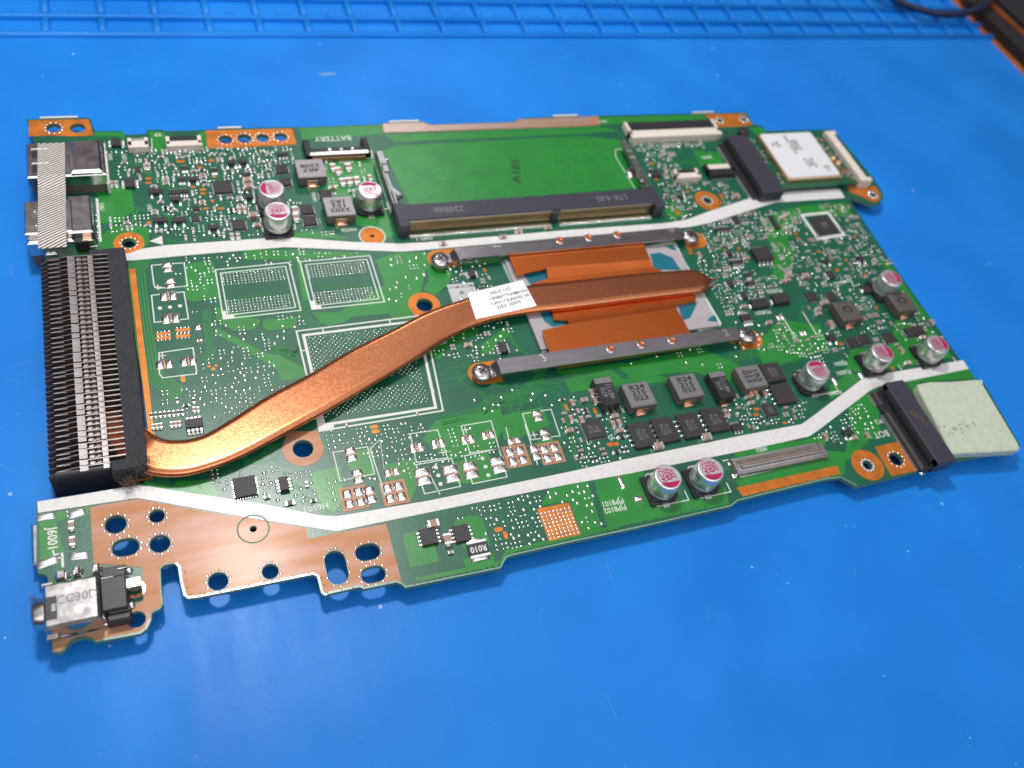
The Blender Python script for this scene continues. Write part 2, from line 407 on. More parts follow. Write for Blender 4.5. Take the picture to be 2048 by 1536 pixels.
# trays: recessed floors, dividers, rim
def ridge(x0, x1, y0, y1, z1, name, r=0.45, par=matt):
    b = MB(); z0 = ZM - 3.4
    if x1 - x0 > y1 - y0:
        prof = [(y0, z0), (y0, z1 - r), (y0 + r * .3, z1 - r * .3), (y0 + r, z1), (y1 - r, z1), (y1 - r * .3, z1 - r * .3), (y1, z1 - r), (y1, z0)]
        n = len(prof)
        b.v = [(x0, y, z) for y, z in prof] + [(x1, y, z) for y, z in prof]
    else:
        prof = [(x0, z0), (x0, z1 - r), (x0 + r * .3, z1 - r * .3), (x0 + r, z1), (x1 - r, z1), (x1 - r * .3, z1 - r * .3), (x1, z1 - r), (x1, z0)]
        n = len(prof)
        b.v = [(x, y1, z) for x, z in prof] + [(x, y0, z) for x, z in prof]
    for i in range(n - 1):
        b.f.append((i, n + i, n + i + 1, i + 1)); b.m.append(b.mi('blue')); b.sm.append(True)
    b.f.append(tuple(range(n))); b.m.append(0); b.sm.append(False)
    b.f.append(tuple(reversed(range(n, 2 * n)))); b.m.append(0); b.sm.append(False)
    o = build(name, b, par)
    for p in o.data.polygons: pass
    return o
ridge(-420, EX + 2, rim_y - .6, rim_y + 1.8, ZM + 1.1, 'mat_rim', .8)
rows = [(rim_y + 1.8, 157.0), (158.6, 167.0), (168.6, 177.5)]
for k, (ya, yb) in enumerate(rows):
    ridge(-420, EX + 3, yb, yb + 1.6, ZM + 0.35, 'tray_divider', .6)
b = MB(); b.prism([(-420, rim_y + 1.7), (EX + 2, rim_y + 1.7), (EX + 8, 330), (-420, 330)], ZM - 3.6, ZM - 1.3, 'blue', bottom=True); build('tray_floor', b, matt)
nums = 2
for k in range(-4, 25):
    x = -25.6 + 13.95 * k + 0.0
    for r_, (ya, yb) in enumerate(rows):
        if x < EX: ridge(x - 1.05, x + 1.05, ya, yb, ZM + 0.2, 'tray_divider', .6)
        if x + 7 < EX and k > -3:
            nn = (k + 5) if r_ == 0 else (30 - k if r_ == 1 else k + 32)
            if r_ < 2 and nn > 0: text(str(nn), x + 6.6, (ya + yb) / 2 - 2.2, ZM - 1.26, 2.6, 0, 'blue', matt, name='embossed_number').scale.z = 60
# pale smear and scuffs lying on the mat
sm = MB()
x, y = at(655, 148, ZM); sm.dome(x, y, 2.6, .55, .04, 'smear', ZM, 16, .1); build('pale_smear', sm, matt)

rq = random.Random(31); b = MB()
for i in range(560):
    x, y = rq.uniform(-150, 305), rq.uniform(-110, 145); q = rq.random()
    b.dome(x, y, .07 + .20 * q ** 6, .06 + .12 * q ** 6, .05, 'dust' if rq.random() < .8 else 'dirt', ZM, 5, rq.uniform(0, 3))
for i in range(60):
    x, y, a, L = rq.uniform(-80, 250), rq.uniform(-90, 140), rq.gauss(1.2, .8), rq.uniform(1, 5); q = [(x, y)]
    for k in range(4): a += rq.uniform(-.12, .12); x += math.cos(a) * L / 4; y += math.sin(a) * L / 4; q.append((x, y))
    b.strip(q, .05, ZM + .012, 'smear')
build('dust_specks', b, matt, kind='stuff')

# table and the black thing beyond the mat's right edge
b = MB(); b.prism([(-600, -400), (700, -400), (700, 500), (-600, 500)], ZM - 6, ZM - 2.9, 'wood'); tb = build('tabletop', b); tb['kind'] = 'structure'
dev = thing('black_case', 'black case with an orange-brown edge lying beyond the right edge of the mat', 'case', (340, 150, ZM - 2.8))
z_ = ZM + 1
pa = P([(1948, -60), (2120, 122), (2110, 60), (1992, -60)], z_)
b = MB(); b.prism(P([(1905, -60), (1938, 0), (2050, 108), (2130, 190), (2130, 110), (1990, -60)], z_), ZM - 2.8, z_, 'black'); build('lower_shell', b, dev)
b = MB(); b.prism(P([(2000, -60), (1995, 0), (2048, 48), (2130, 100), (2200, -60)], z_ + 3), z_ + .05, z_ + 3, 'black'); build('upper_shell', b, dev)
b = MB(); b.prism(P([(1955, -60), (1975, 0), (2048, 62), (2130, 125), (2130, 98), (2048, 46), (2000, 0), (1992, -60)], z_ + 1.2), z_ + .05, z_ + 1.2, 'wood'); build('orange_edge', b, dev)
# dark cable over the trays
def tube(name, pts, r, mat, parent=None, seg=8):
    b = MB(); n = len(pts)
    for i, p in enumerate(pts):
        a = Vector(pts[max(0, i - 1)]); c = Vector(pts[min(n - 1, i + 1)]); d = (c - a).normalized()
        u = d.cross(Vector((0, 0, 1))).normalized(); v = u.cross(d)
        for k in range(seg):
            t = 2 * math.pi * k / seg; q = Vector(p) + (u * math.cos(t) + v * math.sin(t)) * r; b.v.append(tuple(q))
    for i in range(n - 1):
        for k in range(seg):
            j = (k + 1) % seg; b.f.append((i * seg + k, i * seg + j, (i + 1) * seg + j, (i + 1) * seg + k)); b.m.append(b.mi(mat)); b.sm.append(True)
    b.f.append(tuple(reversed(range(seg)))); b.m.append(0); b.sm.append(False)
    b.f.append(tuple(range((n - 1) * seg, n * seg))); b.m.append(0); b.sm.append(False)
    return build(name, b, parent)
cp = [(*at(u, v, -1.0), -1.2 + dz) for u, v, dz in ((1730, -40, 0), (1770, -14, 0), (1800, 3, 0), (1830, 15, 0), (1865, 25, 0), (1900, 29, 0), (1930, 26, 0), (1960, 18, 1), (2000, -10, 3))]
cb = tube('dark_cable', cp, 1.4, 'cable'); cb['label'] = 'thin dark cable curving over the mat trays beside the black case'; cb['category'] = 'cable'

# ================================================================ THE BOARD
mbd = thing('motherboard', 'green laptop motherboard crowded with chips, connectors and silver capacitors', 'circuit board', (80, 35, -3.9))
outline_px = [(52.7, 238.8), (100, 237.5), (176, 235.5), (182, 239), (184, 250), (187, 258), (192, 262.3), (243, 261.8), (245, 268), (249, 269.5), (289, 268.2), (292, 266), (294, 259.6),
 (320, 259), (330, 262), (380, 261), (416, 259.5), (482, 256.4), (591, 253.7), (599, 255), (680, 251.5), (760, 248.6), (765, 246.5), (846, 243.2), (863, 249.5), (1027, 244), (1035, 238), (1060, 235.6), (1198, 231), (1300, 228.8), (1407, 226.7), (1491, 224.6), (1497, 233), (1507, 249), (1523, 252.3), (1532, 262),
 (1645, 259.5), (1665.6, 259.5), (1743.5, 351.7), (1757, 372), (1766, 389), (1765, 400), (1757, 408), (1744, 409), (1717, 400), (1694, 392), (1776, 515), (1945.3, 754.9), (1965, 762), (2041, 890.6), (2034, 902.5), (1986.5, 908.5), (1905.5, 922.8), (1836.4, 943), (1714.9, 974), (1710, 973), (1681, 955.5), (1650.5, 959.7), (1560, 981), (1476, 1002), (1463, 1013), (1280, 1055), (1140, 1085), (1024, 1111.4), (1012, 1116), (1002, 1137), (905, 1156), (810.8, 1176), (803, 1168.5), (793, 1164.7), (728, 1178), (720, 1174), (660.5, 1187), (649, 1191), (643, 1187), (634, 1153.3), (625.6, 1149), (400, 1194.3), (376.5, 1197), (367.6, 1191), (361, 1163.7), (356.6, 1134), (352, 1128), (345.5, 1127), (330, 1130), (321, 1137), (323, 1180), (326.7, 1208), (321, 1217), (304, 1225.7), (303, 1240), (295, 1258), (281.3, 1267.8), (208, 1281), (193, 1284.4), (182, 1279), (172, 1276), (158, 1277), (144, 1283.3), (128.6, 1301), (122, 1305.4), (106.4, 1305.4), (103, 1301), (100, 1265.6), (96, 1160), (93, 1150.5), (75.4, 1146), (73, 1130.5), (73, 1003.4), (279, 969.5)]
outline = P(outline_px)
# cut-out for the fin stack, hidden under it
outline += [(-11.2, 7.4), (-11.6, 61.0), (-25.5, 61.6), (-28.0, 60.6), (-28.0, 62.3), (-26.4, 66), (-26.0, 79), (-27.5, 81.5), (-27.5, 94)]
holes = []
def hole(u, v, w, h=None, kind=None):
    x, y = at(u, v); p = slot(x, y, w, h) if h and abs(w - h) > .3 else circ(x, y, w / 2, (h or w) / 2); holes.append(p); return x, y
H = {}
for k, a in dict(t1=(107.4, 256, 3.0), t2=(155.2, 256.4, 3.2), a=(450.8, 279, 2.9), b=(488.7, 277, 3.1), c=(525, 276, 2.8), d=(561.5, 273.8, 2.9), e=(258, 486, 2.8), f=(744.5, 472, 1.0), g=(849, 610, 3.7), h=(606, 897.4, 3.9),
  i=(231.5, 1048.6, 3.5), j=(314, 1032, 2.6), k=(251.4, 1094.7, 4.4, 3.3), l=(320, 1087.4, 3.4), m=(436.3, 1162.6, 3.4), n=(540.5, 1143, 2.9), o=(506.6, 1058, 1.25), p=(672.8, 1134.8, 3.7, 6.6), q=(735.3, 1104, 4.5, 3.2), r=(746.6, 1149, 4.4, 3.1),
  s=(273.6, 1239, 2.8), t=(1735, 930, 2.2), u=(1792.3, 918, 3.3), v=(1414.8, 401, 2.3), w=(1439.4, 241, 1.7), x=(1487.6, 239, 1.7), y=(1745.6, 389.7, 1.9), z=(1453.8, 264.6, 1.7), aa=(1489, 262, 2.6)).items():
    H[k] = hole(*a)
b = MB(); b.prism([outline] + holes, -1.0, 0.0, 'mask', side='edge', bottom=True)
board = build('bare_board', b, mbd)
for k in range(len(holes)):
    xs = [p[0] for p in holes[k]]; ys = [p[1] for p in holes[k]]; mark(min(xs), max(xs), min(ys), max(ys), .5)

# ---- exposed copper areas
def cop(px, name='copper_pad', mat='osp', hk=(), z=0.05, mm=False):
    poly = px if mm else P(px); b = MB(); b.prism([poly] + [circ_for(k) for k in hk], 0.0, z, mat); markpoly(poly)
    return build(name, b, mbd)
def circ_for(k):
    x, y = H[k]
    for p in holes:
        cx = sum(q[0] for q in p) / len(p); cy = sum(q[1] for q in p) / len(p)
        if abs(cx - x) < .6 and abs(cy - y) < .6: return [(cx + (q[0] - cx) * 1.06, cy + (q[1] - cy) * 1.06) for q in p]
cop([(58, 241), (177, 238.5), (181, 250), (187, 271), (150, 273), (100, 271), (57.5, 273)], 'copper_pad', 'osp', ('t1', 't2'))
cop([(411, 261.5), (584, 257.5), (594, 289), (420, 297.5), (414, 290)], 'copper_pad', 'osp', 'abcd')
cop([(1409, 229), (1489, 227.5), (1506, 250), (1465, 254), (1433, 254)], 'copper_pad', 'osp', 'wx')
cop([(1695, 374), (1750, 372), (1761, 388), (1760, 400), (1748, 405), (1722, 393), (1699, 384)], 'copper_pad', 'osp', 'y')
def ring(k, r, mat='osp', white=0.0, name='copper_ring'):
    x, y = H[k]; b = MB(); b.prism([circ(x, y, r, n=40), circ_for(k)], 0.0, 0.05, mat); mark(x - r, x + r, y - r, y + r)
    o = build(name, b, mbd)
    if white:
        b = MB(); b.prism([circ(x, y, r + .42, n=44), circ(x, y, r + .12, n=44)], 0.0, 0.06, 'silkt'); build('printed_ring', b, mbd)
    return o
ring('e', 3.15); ring('f', 2.75, white=1); ring('v', 3.75); ring('t', 4.0)
def dee(k, r, a0, mat='osp'):
    """round pad with one square corner towards angle a0"""
    x, y = H[k]; pts = []
    for i in range(25):
        a = math.radians(a0 + 60 + 240 * i / 24); pts.append((x + r * math.cos(a), y + r * math.sin(a)))
    for s_ in (-1, 1):
        a = math.radians(a0 + s_ * 38); pts.append((x + r * 1.3 * math.cos(a), y + r * 1.3 * math.sin(a)))
    b = MB(); b.prism([pts, circ_for(k)], 0.0, 0.05, mat); mark(x - r, x + r, y - r, y + r); build('copper_ring', b, mbd)
dee('g', 3.7, -90); dee('h', 3.9, 80, 'osp2')
cop([(1748.6, 894), (1798, 882.5), (1836, 941), (1783, 952.6)], 'copper_pad', 'osp', 'u')
cop([(1473, 975.6), (1673.5, 931.5), (1681.5, 948), (1485.5, 993)], 'copper_pad', 'osp')
# hatched ground strip along the far edge
strip_px = [(763, 249), (767, 247), (845, 244), (862, 250), (1028, 245), (1036, 239), (1197, 232), (1200, 250), (1160, 253), (768, 266)]
b = MB(); sp_ = P(strip_px); b.prism(sp_, 0.0, 0.05, 'osp2'); gs = build('ground_strip', b, mbd, label='hatched copper strip along the far edge of the board')
b = MB()
for i in range(150):
    x = 47.6 + i * 0.45
    y0 = 98.4; y1 = 104.5
    ys = [y for y in [98 + .2 * q for q in range(40)] if inpoly(x, y, sp_) and inpoly(x + .5, y + .0, sp_)]
    if ys: b.strip([(x, min(ys) + .1), (x + .3, max(ys) - .1)], .17, .09, 'tin', th=.05)
build('tin_hatching', b, gs, kind='stuff', direct=True)
markpoly(sp_)
# big bare copper plane lower left
plane = [(180, 1015), (207, 1009.5), (274, 998), (404, 1022), (500, 1037), (612, 1056), (617, 1077.5), (772, 1047.6), (803, 1162), (793, 1162), (730, 1175.5), (721, 1172), (661, 1184), (650, 1188), (645, 1184), (636, 1151), (626, 1146.5), (400, 1191.5), (379, 1194), (370, 1189), (364, 1163), (359.5, 1133), (352, 1124), (330, 1127), (318, 1136), (320, 1180), (323.5, 1207), (318, 1214), (301, 1223), (300.5, 1238), (292, 1255.5), (280, 1264.5), (208, 1278), (194, 1281), (183, 1275.5), (171, 1272), (157, 1273), (142, 1280), (126.5, 1298), (121, 1302), (108, 1302), (106, 1297), (104.5, 1281), (143, 1274), (190, 1262), (240, 1240), (262, 1218), (288, 1200), (291, 1184), (286, 1160), (285, 1135), (240, 1130), (188, 1128)]
b = MB()
b.prism([P(plane)] + [circ_for(k) for k in ('i', 'j', 'k', 'l', 'm', 'n', 'o', 'p', 'q', 'r', 's')], 0.0, 0.05, 'osp2'); markpoly(P(plane))
build('copper_plane', b, mbd, label='large bare copper area with screw holes and slots')
x, y = H['o']; b = MB(); b.prism([circ(x, y, 2.9, n=44), circ(x, y, 2.6, n=44)], .05, .075, 'edge'); build('printed_ring', b, mbd)
# copper strip right of the fins
cop([(-11.4, 59.0), (-10.2, 59.0), (-10.2, 14), (-11.2, 14)], 'copper_strip', 'osp', mm=True)
# via dots round the holes
vb = MB()
def vias(k, r, ry=None, n=11, mat='solder'):
    x, y = H[k]
    for i in range(n):
        a = 2 * math.pi * (i + .3) / n; vb.dome(x + r * math.cos(a), y + (ry or r) * math.sin(a), .30, .30, .14, mat, .05, 6)
for k, r, ry in (('a', 1.95, None), ('b', 2.05, None), ('c', 1.9, None), ('d', 1.95, None), ('t1', 1.95, None), ('e', 1.75, None), ('i', 2.15, None), ('j', 1.7, None), ('k', 2.6, 2.1), ('l', 2.1, None), ('m', 2.1, None), ('n', 1.85, None), ('p', 2.25, 3.8), ('q', 2.6, 2.0), ('r', 2.6, 2.0), ('t', 1.5, None), ('u', 2.05, None), ('v', 1.5, None), ('w', 1.2, None), ('x', 1.2, None), ('y', 1.3, None)): vias(k, r, ry)
for k in ('t', 'v', 'y', 'x', 'w'):
    x, y = H[k]
    b = MB(); b.prism([circ(x, y, 1.75 if k != 'w' else 1.4), circ_for(k)], 0.05, 0.075, 'tin'); build('tinned_ring', b, mbd)
for u in range(8): pass
for a_, c_ in (((80, 236.8), (155, 235)), ((436, 257.5), (483, 255)), ((779, 245), (838, 242)), ((1107, 232.6), (1156, 231.6)), ((1385, 226), (1428, 225))):
    pa_, pc_ = at(*a_), at(*c_); b = MB(); b.box(pa_[0], pc_[0], (pa_[1] + pc_[1]) / 2 + .05, (pa_[1] + pc_[1]) / 2 + .55, -.5, .03, 'silk'); build('edge_mark', b, mbd)
# dark drill dots along the plane's lower edge
for (u0, v0, u1, v1, n) in ((410, 1188, 617, 1147, 8), (643, 1156, 655, 1186, 3), (683, 1180, 776, 1166, 5), (370, 1145, 377, 1190, 4), (383, 1190, 400, 1188, 2)):
    for i in range(n):
        t = i / (n - 1); x, y = at(u0 + (u1 - u0) * t, v0 + (v1 - v0) * t); vb.lathe(x, y, [(.14, .05), (.14, .08)], 'ink', 6)
for i in range(28):
    t = i / 27; x, y = at(822 + (1000 - 822) * t, 1170 + (1130 - 1170) * t)
    if i % 2: vb.lathe(x, y, [(.16, .03), (.16, .06)], 'ink', 6)
for i in range(36):
    t = i / 35; x, y = at(1030 + (1460 - 1030) * t, 1101 + (1004 - 1101) * t)
    if i % 2: vb.lathe(x, y, [(.14, .03), (.14, .06)], 'ink', 6)
for i in range(8):
    x, y = at(1497 + 23.5 * i, 988 - 5.35 * i); vb.lathe(x, y, [(.13, .05), (.13, .08)], 'ink', 6)
build('via_rows', vb, mbd, kind='stuff')

# ---- white printed bands
def band(px, name='white_band'):
    poly = P(px); b = MB(); b.prism(poly, 0.0, 0.07, 'silk'); markpoly(poly); return build(name, b, mbd)
def densify(px): return px
band([(250, 521), (249.5, 508), (262, 506), (283, 498), (330, 491), (556, 475), (580, 475), (700, 484), (800, 487.5), (850, 485), (1140, 460), (1330, 446.5), (1372, 440), (1415, 424), (1533, 386), (1672, 377.5), (1679, 378.5), (1689.5, 396), (1552, 405), (1525, 413), (1420, 446), (1380, 454), (1330, 459), (1140, 474), (850, 500), (802, 503.5), (705, 500), (570, 494.5), (400, 508.5), (268, 521)])
band([(75, 1003.6), (277.5, 970), (520, 1007.5), (640, 1031), (676, 1032.5), (860, 1001), (1142, 943), (1245, 920), (1480, 872), (1603, 848.5), (1618, 838), (1722, 760), (1738, 753), (1926, 720.5), (1937, 738), (1812, 763), (1758, 773), (1740, 781), (1640, 858), (1618, 873), (1500, 899), (1260, 947), (1142, 968), (1000, 996), (760, 1045), (673, 1063), (500, 1036), (274, 996), (76, 1026)])
band([(299, 482.5), (324, 472), (326, 490)], 'printed_triangle')

# ---- lighter copper pours under the green mask
pours = [
 [(133, 368), (200, 362), (262, 377), (269, 418), (240, 446), (201, 447), (197, 395), (182, 380)],
 [(132, 497), (190, 492), (208, 468), (226, 452), (298, 452), (298, 486), (284, 503), (240, 505), (150, 510)],
 [(248, 263), (250, 285), (228, 266)], [(189, 264), (243, 263.5), (246, 272), (190, 273)],
 [(296, 262), (330, 265), (332, 285), (343, 305), (305, 305), (303, 280)], [(395, 268), (410, 262), (415, 297), (404, 300)],
 [(598, 257), (762, 251), (766, 268), (700, 274), (604, 279)],
 [(792, 292), (1160, 272), (1240, 280), (1255, 340), (1302, 374), (822, 411), (795, 360), (766, 302)],
 [(770, 270), (1200, 253), (1240, 262), (1160, 268), (790, 284)], [(1200, 235), (1405, 229), (1418, 244), (1250, 246), (1203, 250)],
 [(650, 318), (742, 312), (748, 340), (760, 390), (790, 470), (775, 477), (740, 455), (690, 445), (655, 400), (640, 360)],
 [(484, 499), (575, 500), (735, 506), (742, 510), (590, 519), (487, 519)], [(548, 470), (640, 462), (700, 478), (620, 477)],
 [(372, 528), (425, 520), (432, 548), (440, 598), (400, 600), (390, 604), (374, 600), (368, 560)],
 [(430, 612), (521, 640), (519, 647), (507, 659), (468, 662), (434, 643)], [(526, 640), (593, 634), (592, 655), (537, 661), (526, 654)],
 [(430, 654), (492, 686), (536, 708), (558, 710), (606, 735), (614, 746), (606, 757), (564, 762), (556, 741), (473, 690), (430, 668)],
 [(592, 519), (600, 512), (612, 560), (618, 600), (606, 602)],
 [(752, 520), (790, 506), (860, 505), (840, 590), (822, 640), (790, 640), (768, 618), (772, 580)],
 [(786, 560), (800, 600), (795, 625), (680, 637), (672, 628)], [(625, 625), (690, 625), (700, 640), (660, 652), (640, 645)],
 [(905, 530), (850, 525), (858, 560), (846, 580), (870, 590), (900, 565)], [(925, 523), (1000, 515), (1005, 525), (930, 532)],
 [(800, 690), (850, 676), (905, 670), (960, 655), (955, 668), (888, 700), (880, 720)], [(962, 690), (1010, 655), (1018, 672), (985, 700), (965, 712)],
 [(1110, 742), (1275, 722), (1400, 695), (1490, 735), (1455, 765), (1390, 744), (1330, 748), (1266, 760), (1235, 735), (1130, 752)],
 [(1130, 760), (1222, 738), (1250, 760), (1320, 752), (1380, 760), (1250, 770), (1140, 785)],
 [(870, 842), (1000, 818), (1010, 850), (980, 905), (900, 920), (845, 880)], [(1000, 832), (1085, 814), (1100, 850), (1030, 880), (1008, 880)],
 [(700, 905), (745, 896), (750, 950), (710, 960), (695, 930)], [(770, 930), (830, 915), (838, 960), (820, 1005), (790, 1000)], [(905, 925), (975, 905), (1000, 950), (960, 968), (900, 965)],
 [(1055, 895), (1100, 870), (1120, 900), (1090, 920)],
 [(340, 990), (352, 962), (420, 960), (436, 985), (438, 1008), (390, 985)], [(290, 962), (352, 975), (340, 990), (292, 980)],
 [(626, 945), (680, 932), (690, 1000), (666, 1028), (640, 1000), (622, 975)],
 [(811, 1067), (839, 1062), (852, 1088), (869, 1090), (878, 1123), (821, 1135.5), (806, 1077)], [(910, 1042), (938, 1031.5), (955, 1031), (966, 1039), (981, 1090), (935, 1102.5), (922, 1090), (908, 1052)],
 [(926, 1117), (984, 1104), (990, 1126), (932, 1138)],
 [(1098, 978), (1176, 960), (1182, 985), (1204, 1059), (1164, 1068), (1138, 1003), (1082, 1011)],
 [(1188, 960), (1285, 938), (1300, 985), (1380, 1000), (1452, 975), (1458, 1008), (1215, 1058)],
 [(830, 1156), (1000, 1122), (1012, 1100), (1030, 1095), (1240, 1050), (1240, 1056), (1030, 1104), (1018, 1110), (1003, 1131), (832, 1163)],
 [(1470, 905), (1560, 885), (1600, 882), (1660, 865), (1645, 900), (1690, 905), (1700, 850), (1695, 810), (1755, 775), (1760, 870), (1740, 882), (1690, 925), (1690, 950), (1655, 955), (1490, 990), (1470, 960)],
 [(1815, 768), (1835, 764), (1906, 905), (1903, 910)], [(1812, 762), (1938, 738), (1950, 757), (1835, 765), (1815, 768)], [(1905, 915), (2030, 893), (2034, 900), (1908, 920)],
 [(1530, 430), (1600, 412), (1690, 405), (1712, 440), (1640, 425), (1590, 440), (1560, 520), (1530, 470)],
 [(1560, 470), (1590, 500), (1580, 560), (1545, 560), (1548, 500)], [(1510, 690), (1560, 640), (1640, 650), (1660, 700), (1560, 730), (1530, 740)],
 [(1790, 640), (1870, 660), (1905, 715), (1740, 745), (1690, 740), (1700, 700), (1780, 690)], [(1745, 500), (1790, 540), (1830, 600), (1860, 640), (1840, 640)],
 [(1660, 770), (1700, 745), (1725, 755), (1660, 800)], [(1330, 420), (1345, 400), (1375, 430), (1340, 440)], [(1385, 300), (1440, 305), (1450, 340), (1400, 330)],
 [(1500, 256), (1522, 254), (1534, 268), (1512, 270)],
 [(78, 1030), (180, 1012), (176, 1030), (130, 1037), (112, 1045), (128, 1105), (100, 1118), (80, 1120)],
]
pp = MB()
for i, px in enumerate(pours):
    pl = P(px); hh = [h_ for h_ in holes if any(inpoly(a_, c_, pl) for a_, c_ in h_)]; b = MB(); b.prism([pl] + [h_ for h_ in hh if all(inpoly(a_, c_, pl) for a_, c_ in h_)], 0.0, 0.030 + 0.0007 * (i % 7), 'pour', side='trace'); build('copper_pour', b, mbd)

# ---- routed traces: hand-placed bundles, then random ones in the open spaces
tb_ = MB()
def bundle(px, n, pitch, wd=0.16, z=0.045, mm=False):
    pts = px if mm else P(px)
    for k in range(n):
        off = (k - (n - 1) / 2) * pitch; q = []
        for i in range(len(pts)):
            a = pts[max(0, i - 1)]; c = pts[min(len(pts) - 1, i + 1)]
            d1 = (pts[i][0] - a[0], pts[i][1] - a[1]); d2 = (c[0] - pts[i][0], c[1] - pts[i][1])
            if i == 0: d1 = d2
            if i == len(pts) - 1: d2 = d1
            l1 = math.hypot(*d1) or 1; l2 = math.hypot(*d2) or 1
            mx, my = -d1[1] / l1 - d2[1] / l2, d1[0] / l1 + d2[0] / l2; qq = mx * mx + my * my or 1
            q.append((pts[i][0] + mx * off * 2 / qq, pts[i][1] + my * off * 2 / qq))
        tb_.strip(q, wd, z, 'trace')
bundle([(300, 500), (283, 522), (272, 540), (283, 640), (300, 745), (330, 768), (360, 792)], 6, .62, .34)
bundle([(412, 620), (420, 690), (424, 700), (410, 722)], 4, .45, .2)
bundle([(600, 600), (612, 640), (650, 672)], 5, .55, .16); bundle([(560, 700), (600, 706), (612, 712)], 2, .5)
for k in range(9): bundle([(530 + 5 * k, 672 + 1.6 * k), (536 + 4 * k, 694 + .5 * k), (575 + 2 * k, 716 - 1.6 * k), (600 + k, 715 - 4 * k)], 1, .3, .11)
for k in range(12): bundle([(560 + 3 * k, 735 - 3.2 * k), (580 + 2 * k, 737 - 4.2 * k), (604 - k * .6, 736 - 5.0 * k)], 1, .3, .10)
bundle([(880, 842), (960, 824), (985, 800), (1040, 790), (1075, 762), (1080, 740), (1060, 722)], 5, .5, .2)
bundle([(885, 850), (970, 832), (1000, 810), (1060, 800), (1090, 770)], 3, .5, .2)
bundle([(720, 845), (860, 818), (900, 812)], 4, .42, .14)
bundle([(1110, 700), (1130, 715), (1160, 760), (1180, 778)], 4, .5, .16); bundle([(1060, 760), (1120, 790), (1130, 830), (1145, 870), (1150, 920)], 2, .5, .2)
bundle([(590, 970), (592, 990), (640, 1012), (668, 1028)], 4, .45, .16); bundle([(560, 955), (600, 975), (628, 1010), (680, 1040)], 3, .45, .16)
bundle([(900, 700), (930, 690), (960, 692), (985, 710)], 3, .4, .14); bundle([(1015, 660), (1030, 690), (1060, 715)], 2, .5, .22)
bundle([(875, 740), (905, 735), (925, 722), (940, 715)], 2, 1.6, .14); bundle([(880, 770), (905, 764), (925, 745), (940, 738)], 2, 1.6, .14)
bundle([(425, 548), (520, 538), (535, 545), (590, 540)], 2, .5, .12); bundle([(465, 600), (540, 590), (560, 596), (585, 590)], 3, .45, .12); bundle([(640, 575), (670, 570), (700, 577), (740, 572)], 4, .45, .12)
bundle([(1390, 650), (1470, 690), (1520, 700)], 4, .45, .14); bundle([(1340, 735), (1440, 725), (1520, 705), (1530, 670)], 4, .6, .2)
bundle([(290, 420), (270, 418), (268, 480), (290, 500)], 2, .7, .3); bundle([(330, 425), (350, 445), (372, 462)], 2, .8, .3); bundle([(326, 486), (372, 484)], 4, .5, .14)
bundle([(350, 380), (300, 350), (270, 330), (240, 322)], 4, .5, .14)

tb_.strip([(x_ * 1, y_) for x_, y_ in P([(803, 1166.5), (793, 1162.7), (728, 1176), (720, 1172), (660.5, 1185), (650, 1189), (644.5, 1185), (636, 1151.5), (626, 1147), (400, 1192), (377, 1195), (369.5, 1190), (363, 1163), (358.5, 1133), (352, 1126)])], .42, .058, 'rim')
tb_.strip(P([(1280, 1053.5), (1140, 1083.2), (1024, 1109.6), (1011, 1114.5), (1000.5, 1135), (905, 1154.5), (811, 1174), (804, 1167)]), .28, .058, 'rim')
tb_.strip(P([(1714, 972), (1681, 954), (1650, 958), (1560, 979.5), (1475, 1000.5), (1462, 1011), (1280, 1053.5)]), .25, .0585, 'rim')
tb_.strip(P([(300, 1238), (292, 1256), (280, 1265.5), (208, 1279)]), .4, .0575, 'rim')
rd = random.Random(77)
for i in range(90):
    u_ = rd.uniform(700, 1600); v_ = 1052 - (u_ - 700) * .2045 + rd.uniform(-14, 12); x, y = at(u_, v_)
    if inpoly(x, y, P([(760, 1045), (676, 1032.5), (860, 1001), (1142, 943), (1245, 920), (1480, 872), (1603, 848.5), (1618, 873), (1500, 899), (1260, 947), (1000, 996)])): tb_.dome(x, y, rd.uniform(.04, .13), .06, .02, 'dirt', .07, 5)
# outlines and other printed lines (pixel points on the board)
ln = MB()
def line(px, wd=.22, closed=False, mat='silkt', z=0.065): ln.strip(P(px), wd, z, mat, closed=closed)
line([(430.6, 540), (578, 525.5), (601.5, 621), (447, 638.5)], .30, True); line([(441, 546.5), (571, 533), (591, 615), (455.6, 630.6)], .26, True)
line([(599.5, 523.8), (739.5, 511.8), (769, 604), (624, 619)], .30, True); line([(611, 529.8), (733.6, 519.2), (758, 597.8), (631, 611.5)], .26, True)
line([(592.8, 662.7), (846, 631), (886, 821.6), (639.5, 862.5)], .36, True, 'silk'); line([(607, 671), (835, 642), (871.5, 815.5), (648, 850)], .62, True, 'silk', .062)
for a, b_ in (((645, 656), (647, 666)), ((779, 641), (781, 648)), ((604, 702), (614, 700)), ((862, 782), (869, 781)), ((833, 823), (836, 832)), ((692, 847), (694, 855))): line([a, b_], .3, mat='silk')
ln.prism(P([(445, 623), (451, 622), (453, 631.5), (468.5, 630.5), (469.5, 636.5), (448, 639)]), 0, .068, 'silk')
ln.prism(P([(621, 603), (627, 601), (631, 612.5), (642, 611.5), (643.5, 617), (624.5, 619.5)]), 0, .068, 'silk')
ln.prism(P([(634, 833), (644, 832), (647, 852), (667, 848.5), (668.5, 855), (640, 862.5)]), 0, .069, 'silk')
# empty capacitor outlines, left column
for L in ([(303, 531), (368, 526), (375, 570), (371, 573), (314, 577), (308, 571)], [(303, 591), (368, 584), (377, 638), (309, 645)], [(318, 706), (386, 696), (394, 748), (325, 756), (319, 748)]): line(L, .26, True)
